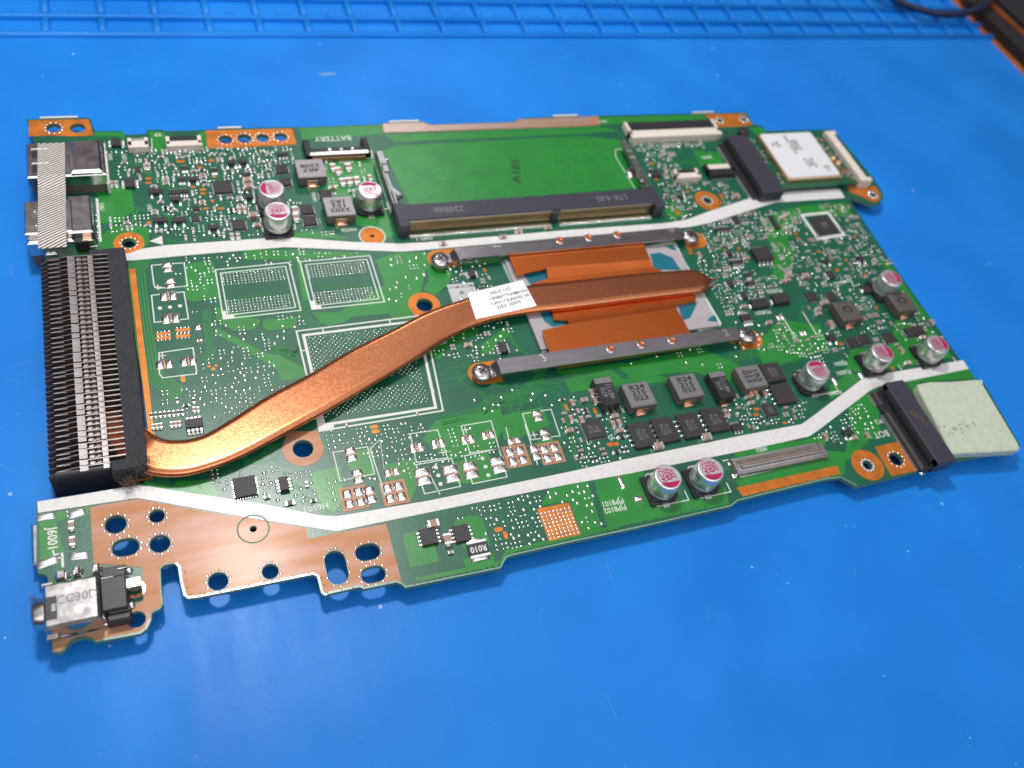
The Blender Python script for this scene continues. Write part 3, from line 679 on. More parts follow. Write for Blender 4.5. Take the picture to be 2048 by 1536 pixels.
# empty inductor/capacitor outlines, lower middle
for L in ([(666, 905), (735, 894), (749, 948), (680, 962)], [(820, 868), (875, 860), (895, 916), (833, 925)], [(922, 852), (982, 842), (998, 898), (940, 906)], [(1045, 828), (1102, 819), (1120, 872), (1062, 880)],
          [(832, 930), (903, 917), (921, 973), (849, 988)], [(929, 912), (998, 898), (1014, 954), (945, 968)], [(760, 880), (740, 897), (770, 990), (777, 1000)]): line(L, .22, True)
line([(1012, 855), (1030, 935)], .22); line([(1050, 850), (1075, 930)], .22); line([(860, 950), (880, 990)], .2)
line([(748, 321), (798.5, 474.5), (824, 473)], .3); line([(748, 321), (762, 320)], .3); line([(1230, 300), (1244, 298)], .3); line([(1230, 300), (1232, 315), (1270, 378)], .25)
line([(193.8, 397), (201, 484)], .55); line([(206, 287), (212, 350)], .9, mat='silk')
line([(1603, 431), (1656, 425.5), (1688, 469.5), (1636, 478)], .95, True, 'silk')
line([(1561, 627), (1588, 672), (1588, 680)], .3); line([(1605, 624), (1632, 668)], .3)
line([(1667, 567), (1702, 562), (1708, 575)], .3); line([(1718, 602), (1729, 601)], .3)
line([(303, 277), (305, 305)], .2); line([(614, 305), (617, 321), (745, 316), (742, 300)], .3)
line([(1487, 479), (1517, 526)], .5); line([(1480, 955), (1650, 915)], .3); line([(1445, 922), (1456, 920)], .3)
for (u, v, w_, h_) in ((543, 403, 7.4, 7.6), (555, 445, 7.4, 7.6), (743, 405, 7.4, 7.6), (1336, 985, 7.6, 7.6), (1421, 969, 7.6, 7.6), (1641, 770, 7.6, 7.6), (1771, 732, 7.6, 7.6), (1881, 716, 7.6, 7.6), (1783, 583, 7.4, 7.6)):
    x, y = at(u, v, 0); y += 1.2
    ln.strip([(x - w_ / 2, y - 2), (x - w_ / 2, y + h_ / 2 - .8), (x - w_ / 2 + .8, y + h_ / 2), (x - 1, y + h_ / 2)], .25, .065, 'silkt'); ln.strip([(x - w_ / 2, y - 1), (x - w_ / 2, y - h_ / 2), (x + w_ / 2, y - h_ / 2), (x + w_ / 2, y - 1.5)], .25, .065, 'silkt')
for u, v in ((316, 575), (325, 712), (931, 860), (885, 905), (1068, 870)):
    x, y = at(u, v); ln.strip([(x - .8, y), (x + .8, y)], .22, .066, 'silk'); ln.strip([(x, y - .8), (x, y + .8)], .22, .064, 'silk')
for u, v in ((320, 616.5), (340, 614.5), (360, 612), (871, 934), (876.5, 951), (881, 968), (965, 917), (971, 933.5), (976.5, 950.5)):
    x, y = at(u, v); ln.lathe(x, y, [(.42, .0), (.42, .07)], 'silk', 14)
line([(106, 1118), (124, 1115)], .3, mat='silk'); line([(124, 1106), (126, 1135)], .4, mat='silk'); line([(106, 1100), (108, 1110), (118, 1108)], .25, mat='silk')
build('printed_lines', ln, mbd, kind='stuff')

def T(s, u, v, size, rot=180, mat='silkt', bold=.02, sx=1.0):
    x, y = at(u, v); w_ = len(s) * size * .36; mark(x - w_, x + w_, y - size / 2, y + size / 2); return text(s, x, y, .072, size, rot, mat, mbd, bold, sx=sx)
T('BATTERY', 666, 277, 2.0); T('PJP8101', 1225, 1005, 1.35); T('PJP8102', 1230, 1018, 1.35); T('H6556', 698, 460, 1.2); T('J1601 1', 848, 477.5, 1.2)
T('J6001', 104, 1078, 1.7, -90, 'silk', .04); T('H6503', 632, 1015, 1.5, 180); T('25', 1222, 875, 1.3, 200); T('17', 1177, 883, 1.3, 200); T('PJ802', 880, 686, 1.2, 190)
T('J4501', 1522, 899, 1.2, 180); T('10', 276, 322, 1.6, 0, 'silk'); T('TP', 316, 269, 1.4, 180, 'silk'); T('PJP3301', 692, 324, 1.0, 180); T('J3302', 1355, 340, 1.0, 180); T('X1', 1352, 331, 1.3, 180); T('J6303', 1413, 315, 1.3, 180)
T('BOT', 1762, 868, 1.9, 180, 'silk'); T('M.2', 1757, 843, 1.3, 180); T('PJ8301', 1680, 727, 1.3, 180); T('PL8301', 1686, 745, 1.3, 180); T('PC8401', 1668, 786, 1.2, 180)
T('PD8202', 1548, 582, 1.3, 180); T('PD8201', 1525, 625, 1.3, 180); T('1041', 203, 414, 1.2, -90); T('1041', 220, 314, 1.1, -90); T('1051', 248, 315, 1.1, -90); T('1061', 333, 322, 1.1, -90); T('1001', 299, 416, 1.1, -90); T('PA941', 628, 395, 1.1, -90)
T('U5301', 1205, 243, 1.0, 180); T('6', 1153, 842, 1.2, 200)

# ================================================================ COMPONENTS
def comp(name, mb, x, y, z=0.0, rz=0.0, label=None): return link(name, mb.mesh(name), mbd, loc=(x, y, z), rz=rz, label=label)
_cache = {}
def cached(key, fn):
    if key not in _cache: _cache[key] = fn()
    return _cache[key]
PADS = MB()                                # bare solder pads, joined
pinstuff = MB()

# --- electrolytic capacitors
def can_meshes():
    b = MB(); r = 3.3
    pts = [(-r, -r), (r - 1.1, -r), (r, -r + 1.1), (r, r - 1.1), (r - 1.1, r), (-r, r)]
    b.prism(pts, 0.1, 0.95, 'black'); b.prism([(q[0] * .86, q[1] * .86) for q in pts], .95, 1.25, 'black')
    b.box(-.75, .75, -4.1, -3.2, .05, .35, 'tin'); b.box(-.75, .75, 3.2, 4.1, .05, .35, 'tin')
    base = b.mesh('capacitor_base')
    b = MB(); R = 3.02
    prof = [(2.55, .9), (2.95, 1.15), (R, 1.5), (R, 1.75), (2.88, 1.95), (2.88, 2.15), (R, 2.4), (R, 5.35), (R - .06, 5.6), (R - .2, 5.78), (R - .42, 5.86), (R - .5, 5.83)]
    b.lathe(0, 0, prof, ['alu'] * 11, 48); b.m[-1] = b.mi('alutop')
    can = b.mesh('aluminium_can')
    b = MB(); q = []
    for i in range(17):
        a = math.radians(-60 + 120 * i / 16 - 90); q.append((2.48 * math.cos(a), 2.48 * math.sin(a)))
    b.prism(q, 5.83, 5.845, 'magenta'); mk = b.mesh('polarity_mark')
    return base, can, mk
cb_, cc_, cm_ = can_meshes()
caps = [(543, 376.4, -90, 'EAC17\n@22\n25V'), (555.4, 421, 0, 'EAC17\n@22\n25V'), (740, 378.4, 180, 'EAC18\n@22\n25V'), (1784, 555.5, 90, 'EAC17\n@22\n25V'), (1766.3, 704, 90, 'EAC17\n@22\n25V'), (1876.8, 687.6, 90, 'EAC17\n@22\n25V'), (1636.8, 739.6, 180, 'EAC17\n@22\n25V'), (1336.8, 953.6, 0, 'EAC17\n@22\n25V'), (1421.9, 938.4, 0, 'EAC17\n@22\n25V')]
for u, v, r, s_ in caps:
    x, y = at(u, v, 5.8); mark(x - 3.9, x + 3.9, y - 4.2, y + 4.2)
    o = link('electrolytic_capacitor', cb_, mbd, loc=(x, y, 0), rz=math.radians(r if r in (0, 180) else 0))
    link('aluminium_can', cc_, o, direct=True); rr = math.radians(r) - o.rotation_euler.z
    k = link('polarity_mark', cm_, o, direct=True, rz=rr)
    ang = rr + math.pi / 2
    t = text(s_, 0.55 * -math.sin(rr) , 0.55 * math.cos(rr), 5.842, 1.08, math.degrees(ang), 'magenta', o, .045, direct=True, sx=1.1)

# --- power inductors
def inductor(u, v, w_, d_, h, txt, rot, dark=False):
    x, y = at(u, v, h); top = 'ferrite2' if dark else ('ferrlit' if u < 700 else 'ferrite')  # the left pair get the ferrite with lamp light in its colour
    b = MB(); b.box(-w_ / 2, w_ / 2, -d_ / 2, d_ / 2, .55, h, top if dark else 'ferside', .22, top)
    for i in range(len(b.f)):
        if i >= 4: b.m[i] = b.mi(top)
    b.box(-w_ / 2 + .25, w_ / 2 - .25, -d_ / 2 + .2, d_ / 2 - .2, .05, .6, 'ferside')
    o = comp('power_inductor', b, x, y); mark(x - w_ / 2 - .2, x + w_ / 2 + .2, y - d_ / 2 - 1.4, y + d_ / 2 + .6)
    for sgn in (-1, 1):
        c = MB(); c.box(-1.5, 1.5, -.25, .75, .05, .28, 'sheen', .08); c.box(-1.3, 1.3, .1, .4, .2, 1.7, 'sheen', .05); c.blob(0, -.15, 2.9, 1.2, .55, 'sheen')
        q = link('solder_terminal', c.mesh('solder_terminal'), o, loc=(0, sgn * (d_ / 2 + .15), 0), rz=0 if sgn < 0 else math.pi, direct=True)
    if txt: text(txt, 0, .3 if rot == 0 else 0, h + .006, 1.35 if not dark else 2.3, rot, 'ink', o, .05, direct=True, sx=1.55)
    ln2 = MB()
    return o
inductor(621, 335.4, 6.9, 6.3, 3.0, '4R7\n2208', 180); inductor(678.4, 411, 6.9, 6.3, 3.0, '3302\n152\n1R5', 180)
inductor(1279, 787.5, 6.5, 6.3, 3.0, 'R24\n215\n023', 0); inductor(1374.5, 771, 6.5, 6.3, 3.0, 'R24\n215\n023', 0); inductor(1504, 752, 6.3, 6.1, 3.0, '1R5\n215\n023', -90)
inductor(1697, 621, 6.5, 6.2, 2.8, 'O', 0, True); inductor(1806, 603, 6.5, 6.2, 2.8, 'O', 0, True)

# --- tantalum blocks marked 470
for u, v in ((1214, 782), (1444, 769)):
    x, y = at(u, v, 2.6); b = MB(); b.box(-2.1, 2.1, -3.6, 3.6, .3, 2.7, 'black', .15); b.box(-2.0, 2.0, -3.45, 3.45, .05, .35, 'black')
    o = comp('tantalum_capacitor', b, x, y); mark(x - 2.2, x + 2.2, y - 4.6, y + 4.2)
    c = MB(); c.box(-2.02, 2.02, 2.15, 3.5, 2.69, 2.712, 'ferrite'); link('polarity_band', c.mesh('polarity_band'), o, direct=True)
    for sgn in (-1, 1):
        c = MB(); c.box(-1.2, 1.2, -.3, .8, .05, .25, 'sheen', .06); c.box(-1.2, 1.2, .3, .45, .2, 1.4, 'sheen', .03); c.blob(0, -.2, 2.4, 1.0, .4, 'sheen')
        link('solder_terminal', c.mesh('solder_terminal'), o, loc=(0, sgn * 3.75, 0), rz=0 if sgn < 0 else math.pi, direct=True)
    text('470\n48Y1J', 0, -.3, 2.715, 1.35, 90, 'paleink', o, .03, direct=True, sx=1.1)

# --- black chips: (u, v, w, d, h, lead style, text, textrot)
def chip_mesh(w_, d_, h, style):
    def fn():
        b = MB()
        b.box(-w_ / 2, w_ / 2, -d_ / 2, d_ / 2, .08, h, 'chip', .08)
        def lead(x, y, wx, wy, z1=.25): b.box(x - wx / 2, x + wx / 2, y - wy / 2, y + wy / 2, .04, z1, 'tin', .03)
        if style == 'qfn':
            n = max(4, int(w_ / .5)); 
            for i in range(n):
                t = (i - (n - 1) / 2) * (w_ - .8) / (n - 1)
                for sx_, sy_ in ((0, -1), (0, 1)): lead(t, sy_ * (d_ / 2 + .05), .22, .5)
            n = max(4, int(d_ / .5))
            for i in range(n):
                t = (i - (n - 1) / 2) * (d_ - .8) / (n - 1)
                for sx_ in (-1, 1): lead(sx_ * (w_ / 2 + .05), t, .5, .22)
        elif style == 'so_y' or style == 'so_x' or style == 'mos':
            n = 4; L = w_ if style == 'so_y' else d_
            for i in range(n):
                t = (i - 1.5) * min(1.27, L / 4.1)
                for sg in (-1, 1):
                    if style == 'so_y':
                        lead(t, sg * (d_ / 2 + .3), .5, .7, .7); b.blob(t, sg * (d_ / 2 + .8), .75, .9, .3, 'solder')
                    else:
                        lead(sg * (w_ / 2 + .25), t, .6, .42, .3); b.blob(sg * (w_ / 2 + .45), t, .7, .55, .3, 'solder')
        elif style == 'sot':
            for t, sg in ((-.95, -1), (.95, -1), (0, 1)):
                lead(t, sg * (d_ / 2 + .25), .45, .7, .45); b.blob(t, sg * (d_ / 2 + .6), .9, 1.0, .3, 'solder')
        elif style == 'sot6':
            for t in (-.95, 0, .95):
                for sg in (-1, 1): lead(t * w_ / 2.9, sg * (d_ / 2 + .25), .4, .7, .4); b.blob(t * w_ / 2.9, sg * (d_ / 2 + .5), .6, .7, .28, 'solder')
        elif style == 'end':
            for sg in (-1, 1): b.blob(sg * (w_ / 2 + .15), 0, 1.0, d_ * .7, .5, 'solder')
        return b.mesh('integrated_circuit')
    return cached(('chip', w_, d_, h, style), fn)
chips = [
 (231.7, 283, 2.2, 2.4, .9, 'so_x'), (259.4, 364, 2.2, 2.9, .9, 'so_x'), (274.8, 338.4, 1.4, 1.9, .6, 'qfn'), (310.7, 380.5, 2.9, 1.3, 1.0, 'sot'), (320, 438, 2.9, 1.3, 1.0, 'sot'), (357, 438, 2.9, 1.3, 1.0, 'sot'), (390.7, 434.8, 1.8, 2.0, .7, 'qfn'),
 (369, 334, 1.5, 1.0, .8, 'sot6'), (346.6, 382.5, 2.0, 1.2, .9, 'sot6'), (367, 380.5, 1.9, 1.2, .9, 'sot6'), (350, 396, 2.0, 1.3, 1.0, 'sot'), (385, 356, 2.0, 1.1, .9, 'sot'), (363, 356.5, 1.6, 1.1, .9, 'sot6'),
 (445.6, 372.3, 4.2, 4.0, .8, 'qfn'), (477.4, 448, 3.0, 3.0, .8, 'qfn'), (563.5, 336.4, 2.9, 2.9, .8, 'qfn'), (570.7, 362, 2.7, 2.6, .8, 'qfn'), (613.8, 417.4, 3.0, 2.9, .8, 'qfn'), (620, 440, 3.0, 2.7, .8, 'qfn'),
 (462, 323, 1.8, 1.2, 1.0, 'sot'), (485.6, 321, 1.9, 1.2, 1.0, 'sot'), (565.6, 306.6, 2.4, 1.1, .9, 'sot6'), (426, 452, 2.2, 1.3, .9, 'sot'), (491.8, 347.7, 2.2, 1.2, .9, 'end'), (498, 391, 1.8, 1.2, 1.0, 'sot'), (651.7, 387, 3.0, 2.6, .9, 'qfn'), (392, 415, 1.6, 1.2, .8, 'qfn'), (428, 338, 1.5, 1.0, .8, 'sot6'),
 (1284.7, 868.5, 5.2, 6.1, .95, 'mos'), (1331.7, 858.4, 5.2, 6.1, .95, 'mos'), (1382.5, 849.5, 5.2, 6.1, .95, 'mos'), (1430.8, 838, 5.2, 6.1, .95, 'mos'), (1567.6, 786, 5.4, 5.4, .95, 'mos'), (1546.5, 743.5, 5.2, 5.2, .95, 'mos'),
 (1188, 857, 4.4, 4.5, .8, 'qfn'), (1541, 819, 3.0, 3.0, .8, 'qfn'), (1475, 852, 2.6, 1.6, .9, 'sot6'),
 (1649, 449.5, 6.1, 6.3, .9, 'qfn'), (1525.5, 506, 5.2, 4.4, 1.4, 'so_y'), (1520.5, 604.5, 4.8, 2.6, 1.3, 'end'), (1563, 595.5, 4.6, 2.8, 1.5, 'end'), (1624, 592, 3.0, 2.7, .8, 'qfn'), (1664.7, 592, 2.7, 2.7, .8, 'qfn'), (1737, 577, 3.4, 2.4, .9, 'end'), (1708, 683, 3.0, 2.9, .8, 'qfn'), (1730.5, 677, 3.0, 2.9, .8, 'qfn'), (1780, 673.6, 3.2, 2.9, .8, 'qfn'), (1831, 661, 5.6, 2.7, 1.0, 'qfn'), (1663.5, 673.6, 2.0, 2.0, .8, 'sot'),
 (388, 844.6, 3.1, 2.0, 1.2, 'so_y'), (944.6, 544.6, 1.5, 2.2, 1.0, 'so_x'), (1007, 693, 1.7, 2.9, 1.0, 'so_x'), (490, 972, 4.0, 4.1, .8, 'qfn'), (568, 966, 1.7, 2.9, 1.1, 'so_x'), (857.8, 1072, 3.1, 3.3, .8, 'so_x'), (923.8, 1065.7, 3.1, 3.3, .8, 'so_x'),
 (1697, 863, 2.4, 1.5, .9, 'sot'), (1311, 345, 2.8, 2.4, .9, 'end'), (1362, 392, 1.4, 1.2, .8, 'sot'), (1447, 457, 5.0, 1.0, .9, 'so_y'), (1473, 438, 1.5, 2.6, .9, 'so_x'), (1549, 442, 1.3, 4.8, .9, 'so_x'), (1475, 523, 3.6, 1.2, .9, 'so_y'), (1460, 505, 1.5, 1.6, .8, 'so_x'), (1462, 565, 1.6, 1.9, .8, 'so_x'), (1502, 565, 2.2, 1.2, .8, 'sot6'), (1608, 548, 2.0, 2.0, .8, 'qfn'), (1663, 548, 1.9, 2.6, .8, 'so_x'), (1652, 521, 1.8, 1.2, .8, 'sot'), (1497, 548, 1.6, 1.1, .8, 'sot6'), (1490, 590, 1.6, 1.9, .8, 'so_x'), (1493, 634, 2.8, 2.0, .9, 'so_y'), (1722, 515, 1.5, 1.6, .8, 'sot'),
]
for c in chips:
    u, v, w_, d_, h, st = c[:6]
    x, y = at(u, v, h); ex = .7 if st in ('so_x', 'mos', 'end') else .2; ey = .9 if st in ('so_y', 'sot', 'sot6') else .2
    mark(x - w_ / 2 - ex, x + w_ / 2 + ex, y - d_ / 2 - ey, y + d_ / 2 + ey)
    o = link('integrated_circuit', chip_mesh(w_, d_, h, st), mbd, loc=(x, y, 0))
    if (u, v) == (1188, 857): text('QW-P\n19 1K', 0, -.1, h + .006, .9, 180, 'paleink', o, .02, direct=True)
    elif (u, v) == (1541, 819): text('KM\n2M', 0, 0, h + .006, .75, 180, 'paleink', o, .02, direct=True)
    elif st == 'mos' and w_ == 5.2: text('AON\n2216', 0, 0, h + .006, 1.1, 90, 'paleink', o, .01, direct=True)
    elif w_ > 6: text('ITE\n8987', 0, 0, h + .006, 1.0, 180, 'paleink', o, .03, direct=True)

# --- resistor marked 010 and its kin
x, y = at(957, 1097, .7); b = MB(); b.box(-2.0, 2.0, -1.35, 1.35, .1, .7, 'black', .05); mark(x - 3, x + 3, y - 2, y + 2)
o = comp('shunt_resistor', b, x, y)
for sg in (-1, 1):
    c = MB(); c.box(-2.0, 2.0, -.28, .28, .05, .76, 'tin', .05); c.blob(0, sg * .5, 3.6, .8, .4, 'solder'); link('solder_end', c.mesh('solder_end'), o, loc=(0, sg * 1.45, 0), direct=True)
text('R010', 0, 0, .71, 1.35, 180, 'silk', o, .04, direct=True)

# --- chip passives
def passive(kind):
    def fn():
        b = MB()
        L, W_, h, body = {'c': (1.15, .6, .55, 'greyc'), 'ct': (1.15, .6, .55, 'tan'), 'C': (1.7, .95, .85, 'tan'), 'CC': (2.2, 1.45, 1.2, 'tan'), 'r': (1.1, .58, .36, 'black'), 'R': (1.7, .9, .45, 'black')}[kind]
        t = L * .22
        b.box(-L / 2 + t, L / 2 - t, -W_ / 2, W_ / 2, .05, h, body, .03)
        for sg in (-1, 1):
            b.box(min(sg * (L / 2 - t), sg * L / 2), max(sg * (L / 2 - t), sg * L / 2), -W_ / 2 - .01, W_ / 2 + .01, .05, h + .02, 'tin', .05)
            b.blob(sg * (L / 2 + .1), 0, .42, W_ * 1.1, h * .6, 'solder', .04)
        return b.mesh('chip_part')
    return cached(('pas', kind), fn)
cnt = {}
PN = {'c': 'chip_capacitor', 'ct': 'chip_capacitor', 'C': 'chip_capacitor', 'CC': 'chip_capacitor', 'r': 'chip_resistor', 'R': 'chip_resistor'}
surplus = []
def put(kind, x, y, rz=0.0):
    L, W_ = {'c': (1.15, .6), 'ct': (1.15, .6), 'C': (1.7, .95), 'CC': (2.2, 1.45), 'r': (1.1, .58), 'R': (1.7, .9)}[kind]
    n = PN[kind]; cnt[n] = cnt.get(n, 0) + 1
    if cnt[n] > 295: surplus.append((kind, x, y, rz)); return
    link(n, passive(kind), mbd, loc=(x, y, 0), rz=rz)
def putpx(kind, u, v, rot=0):
    x, y = at(u, v, .5); w_, d_ = {'c': (1.6, .7), 'ct': (1.6, .7), 'C': (2.2, 1.0), 'CC': (2.9, 1.6), 'r': (1.6, .7), 'R': (2.2, 1)}[kind]
    if rot: w_, d_ = d_, w_
    mark(x - w_ / 2, x + w_ / 2, y - d_ / 2, y + d_ / 2); put(kind, x, y, math.radians(90) if rot else 0)
for k, u, v, r in (('C', 222, 368, 1), ('C', 233, 368, 1), ('C', 291, 333, 1), ('C', 297, 333, 1), ('CC', 495, 362, 0), ('CC', 497, 374, 0), ('C', 478, 420, 1), ('C', 489, 420, 1), ('CC', 506, 432, 0), ('C', 514, 450, 0), ('C', 464, 473, 1), ('C', 476, 473, 1),
  ('CC', 666, 337, 1), ('CC', 676, 344, 1), ('CC', 696, 336, 1), ('CC', 685, 366, 1), ('CC', 699, 364.5, 1), ('CC', 713, 363, 1), ('CC', 590, 423, 1), ('CC', 592, 437, 1), ('C', 665, 375, 0), ('C', 740, 356, 1),
  ('CC', 1316, 893, 0), ('CC', 1412, 874.5, 0), ('R', 1222, 823, 0), ('C', 1229, 832, 0), ('C', 1226, 849, 1), ('C', 1238, 846, 1), ('C', 1240, 861, 0), ('R', 1244, 873, 0), ('C', 1163, 840, 1), ('C', 1142, 838, 1), ('C', 1139, 861, 0), ('R', 1234, 903, 0), ('C', 1183, 786, 1), ('C', 1190, 802, 1),
  ('C', 1497, 793, 0), ('C', 1513, 790, 1), ('C', 1530, 788, 1), ('C', 1502, 806, 0), ('C', 1455, 828, 1), ('CC', 1594, 757, 1), ('C', 1451, 825, 1), ('CC', 1661, 650, 1), ('C', 1636, 618, 0), ('C', 1637, 627, 0), ('CC', 1648, 606, 0),
  ('CC', 866, 1049, 0), ('CC', 894, 1080, 1), ('R', 580, 1005, 0), ('C', 143, 1051, 1), ('C', 145, 1083, 1), ('C', 886, 487, 0), ('C', 1006, 473, 0), ('C', 1037, 463, 0), ('C', 1096, 455, 0), ('C', 1398, 510, 1), ('CC', 1470, 393, 0), ('C', 1330, 340, 1), ('C', 1651, 873, 1), ('C', 1708, 876, 0), ('C', 1566, 563, 0), ('C', 1575, 560, 0), ('C', 1538, 645, 0), ('CC', 1576, 552, 0), ('CC', 1610, 553, 0), ('C', 1815, 726, 0), ('C', 1845, 675, 0), ('C', 1803, 700, 1), ('C', 936, 690, 0)):
    putpx(k, u, v, r)

for u_ in range(302, 372, 9): putpx('r', u_, 829 - (u_ - 302) * .1, 1)
for u_ in (306, 314, 322, 343, 351, 359): putpx('ct', u_, 853 - (u_ - 302) * .12, 1)
for u_ in (388, 396): putpx('ct', u_, 818, 1)
for v_ in (592, 612, 630, 560): putpx('c', 925 + (v_ - 560) * .2, v_ - 12, 0) if v_ == 560 else None
def spad(u, v, w_, d_, split='x', rot=0.0, name='solder_pad'):
    """a large bare pad: two solder pillows with a copper gap between"""
    x, y = at(u, v); b = MB(); b.box(-w_ / 2, w_ / 2, -d_ / 2, d_ / 2, .0, .05, 'osp2')
    if split == 'y':
        for sg in (-1, 1): b.blob(0, sg * d_ * .265, w_ * 1.0, d_ * .47, .32, 'solder', .05)
    elif split == 'x':
        for sg in (-1, 1): b.blob(sg * w_ * .265, 0, w_ * .47, d_ * 1.0, .32, 'solder', .05)
    elif split == 'q':
        for sg in (-1, 1):
            for sh in (-1, 1): b.blob(sg * w_ * .22, sh * d_ * .22, w_ * .37, d_ * .38, .35, 'solder', .05)
    else: b.blob(0, 0, w_, d_, .35, 'solder', .05)
    mark(x - w_ / 2, x + w_ / 2, y - d_ / 2, y + d_ / 2, .3)
    return link(name, cached(('sp', w_, d_, split), lambda: b.mesh('solder_pad')), mbd, loc=(x, y, 0), rz=rot)
for a in ((335, 535, 2.1, 2.9, 'y'), (341, 567, 2.1, 2.9, 'y'), (337, 592, 3.4, 2.4, 'x'), (342, 637, 3.6, 2.5, 'x'), (329, 729, 3.2, 2.2, 'x'), (377, 723, 3.2, 2.2, 'x'),
          (702, 909, 2.2, 3.4, 'y'), (716, 953, 2.2, 3.2, 'y'), (833, 895, 3.0, 2.2, 'x'), (876, 887, 3.0, 2.2, 'x'), (935, 879, 3.0, 2.2, 'x'), (976, 870, 3.0, 2.0, 'x'), (1028, 882, 3.2, 1.6, 'x'), (1075, 832, 2.2, 2.8, 'y'), (1090, 870, 2.2, 2.8, 'y'),
          (846, 953, 3.2, 3.9, 'y'), (903, 947, 3.2, 4.0, 'y'), (941, 940, 3.0, 4.0, 'y'), (997, 930, 3.2, 3.8, 'y'), (784, 945, 3.2, 1.8, 'x'), (741, 990, 2.0, 3.8, 'y'), (1070, 905, 2.0, 3.8, 'y'),
          (708, 996, 5.0, 5.0, 'q'), (789, 985, 5.0, 5.2, 'q'), (1033, 912, 5.2, 5.2, 'q'), (1102, 906, 5.2, 5.2, 'q'), (396, 655, 1.6, 1.6, ''), (399, 681, 1.4, 1.0, 'x'),
          (1242, 965, 1.2, 3.0, ''), (1277, 998, 2.2, 1.1, ''), (1560, 635, 2.4, 1.8, 'x'), (1606, 667, 2.0, 1.6, 'x'), (1722, 752, 1.3, 2.2, ''), (1837, 724, 1.2, 2.0, ''), (1669, 763, 1.2, 2.4, ''), (700, 335, 1.6, 1.4, 'y')): spad(*a)
for u, v, rot in ((327, 668, 0), (366, 660, 0), (327, 676, 0), (366, 672, 0)):     # small connector footprints with copper bars
    x, y = at(u, v); b = MB(); b.box(-1.4, 1.4, -.35, .35, 0, .05, 'osp')
    for i in range(4):
        for sg in (-1, 1): b.blob(-1.1 + .74 * i, sg * .6, .4, .5, .2, 'solder')
    mark(x - 1.7, x + 1.7, y - 1, y + 1); link('solder_footprint', b.mesh('solder_footprint'), mbd, loc=(x, y, 0))
# perforated copper square
b = MB(); x0, y0 = at(1074, 1018); x1, y1 = at(1133, 1004); x2, y2 = at(1162, 1070); x3, y3 = at(1096, 1083)
b.box(x0, x1 + .4, y3, y0, 0, .05, 'osp'); cs = build('copper_square', b, mbd); markpoly([(x0, y3), (x1 + .4, y3), (x1 + .4, y0), (x0, y0)])
b = MB()
for i in range(8):
    for j in range(8): b.dome(x0 + .5 + i * (x1 - x0 - .5) / 7, y3 + .5 + j * (y0 - y3 - 1.6) / 7, .30, .30, .16, 'solder', .05)
build('solder_dots', b, cs, kind='stuff', direct=True)
# orange copper test pads
for u, v, w_, d_ in ((361, 323, 2.1, .8), (400, 335, 1.3, .7), (423, 321, 1.4, .9), (297, 357, 1.5, .7), (297, 366, 1.5, .7), (298, 445, 1.2, .7), (386, 374, 1.2, .7), (406, 379, 1.5, .8), (406, 387, 1.3, .8), (425, 402, .8, 1.0), (412, 417, 1.5, .6), (442, 417, 1.6, .6), (428, 353, .9, .8), (748, 854, 1.7, .8), (751, 863, 1.7, .8), (366, 757, .8, 1.9), (997, 1059, 1.8, .9), (1011, 1070, .8, 1.7), (1190, 822, .7, 1.8), (1133, 815, .7, 1.8), (1220, 889, 1.6, .9), (1232, 888, 1.4, .9), (1513, 818, 1.6, .8), (1512, 829, 1.6, .8), (1569, 846, 1.3, .7), (969, 540, .7, 1.3), (1443, 393, .9, 2.4), (1441, 405, .9, 1.6), (1591, 467, 1.5, .8), (1596, 477, 1.6, .8), (1380, 500, 1.4, .7), (1381, 506, 1.4, .7), (1466, 685, 1.5, .8), (1709, 474, 1.4, .7), (1638, 503, 1.0, 1.2), (1692, 520, 1.2, .9), (1682, 688, 1.8, .8), (1752, 615, .8, 1.2), (1674, 540, 1.4, 1.2), (1450, 502, 1.0, 1.0), (1477, 497, 1.0, 1.0), (1355, 425, 1.4, 1.8), (1375, 383, 1.2, 1.0), (1729, 549, 1.2, .9), (1312, 358, 1.4, 1.0), (1785, 737, 1.0, 1.4), (1303, 327, 1.2, 1.2), (427, 738, .8, .8), (432, 731, .6, .6), (418, 733, .6, .6)):
    x, y = at(u, v)
    b = MB(); b.prism(slot(0, 0, w_, d_, 4) if abs(w_ - d_) > .1 else circ(0, 0, w_ / 2, n=10), 0, .05, 'osp'); mark(x - w_ / 2, x + w_ / 2, y - d_ / 2, y + d_ / 2, .15)
    link('copper_test_pad', b.mesh('copper_test_pad'), mbd, loc=(x, y, .0))

# --- ball grids of the absent graphics chip and its two memories
def grid(name, pts, r):
    b = MB()
    for x, y in pts: b.dome(x, y, r, r, r * .8, 'solder', .03, 6)
    return build(name, b, mbd, kind='stuff', label='rows of solder dots where a chip is not fitted')
for (tl, br) in (((446, 549), (586, 611)), ((616, 535), (752, 595))):
    (xa, ya), (xb, yb) = at(*tl), at(*br); xa, xb = xa - .1, xa - .1 + 12.75
    pts = [(xa + .75 * i, ya - .75 * j) for i in range(18) for j in range(5)] + [(xa + .75 * i, yb + .75 * j) for i in range(18) for j in range(5)]
    grid('ball_grid', pts, .25); mark(xa - 1.3, xb + 1.3, yb - 1.4, ya + 1.4)
(xa, ya), (xb, yb) = at(614, 676), at(860, 806)
pts = []; nj = int((ya - yb) / .55); ni = int((xb - xa) / .55)
for i in range(ni + 1):
    for j in range(nj + 1):
        x, y = xa + .55 * i + (.0), ya - .55 * j
        if (i + j) % 2 and not (abs(x - (xa + xb) / 2 - 1) < 7 and abs(y - (ya + yb) / 2 + 3.5) < 1.2) and rnd.random() > .04: pts.append((x, y))
grid('ball_grid', pts, .22); mark(xa - 1.8, xb + 2.0, yb - 2.2, ya + 2.2)

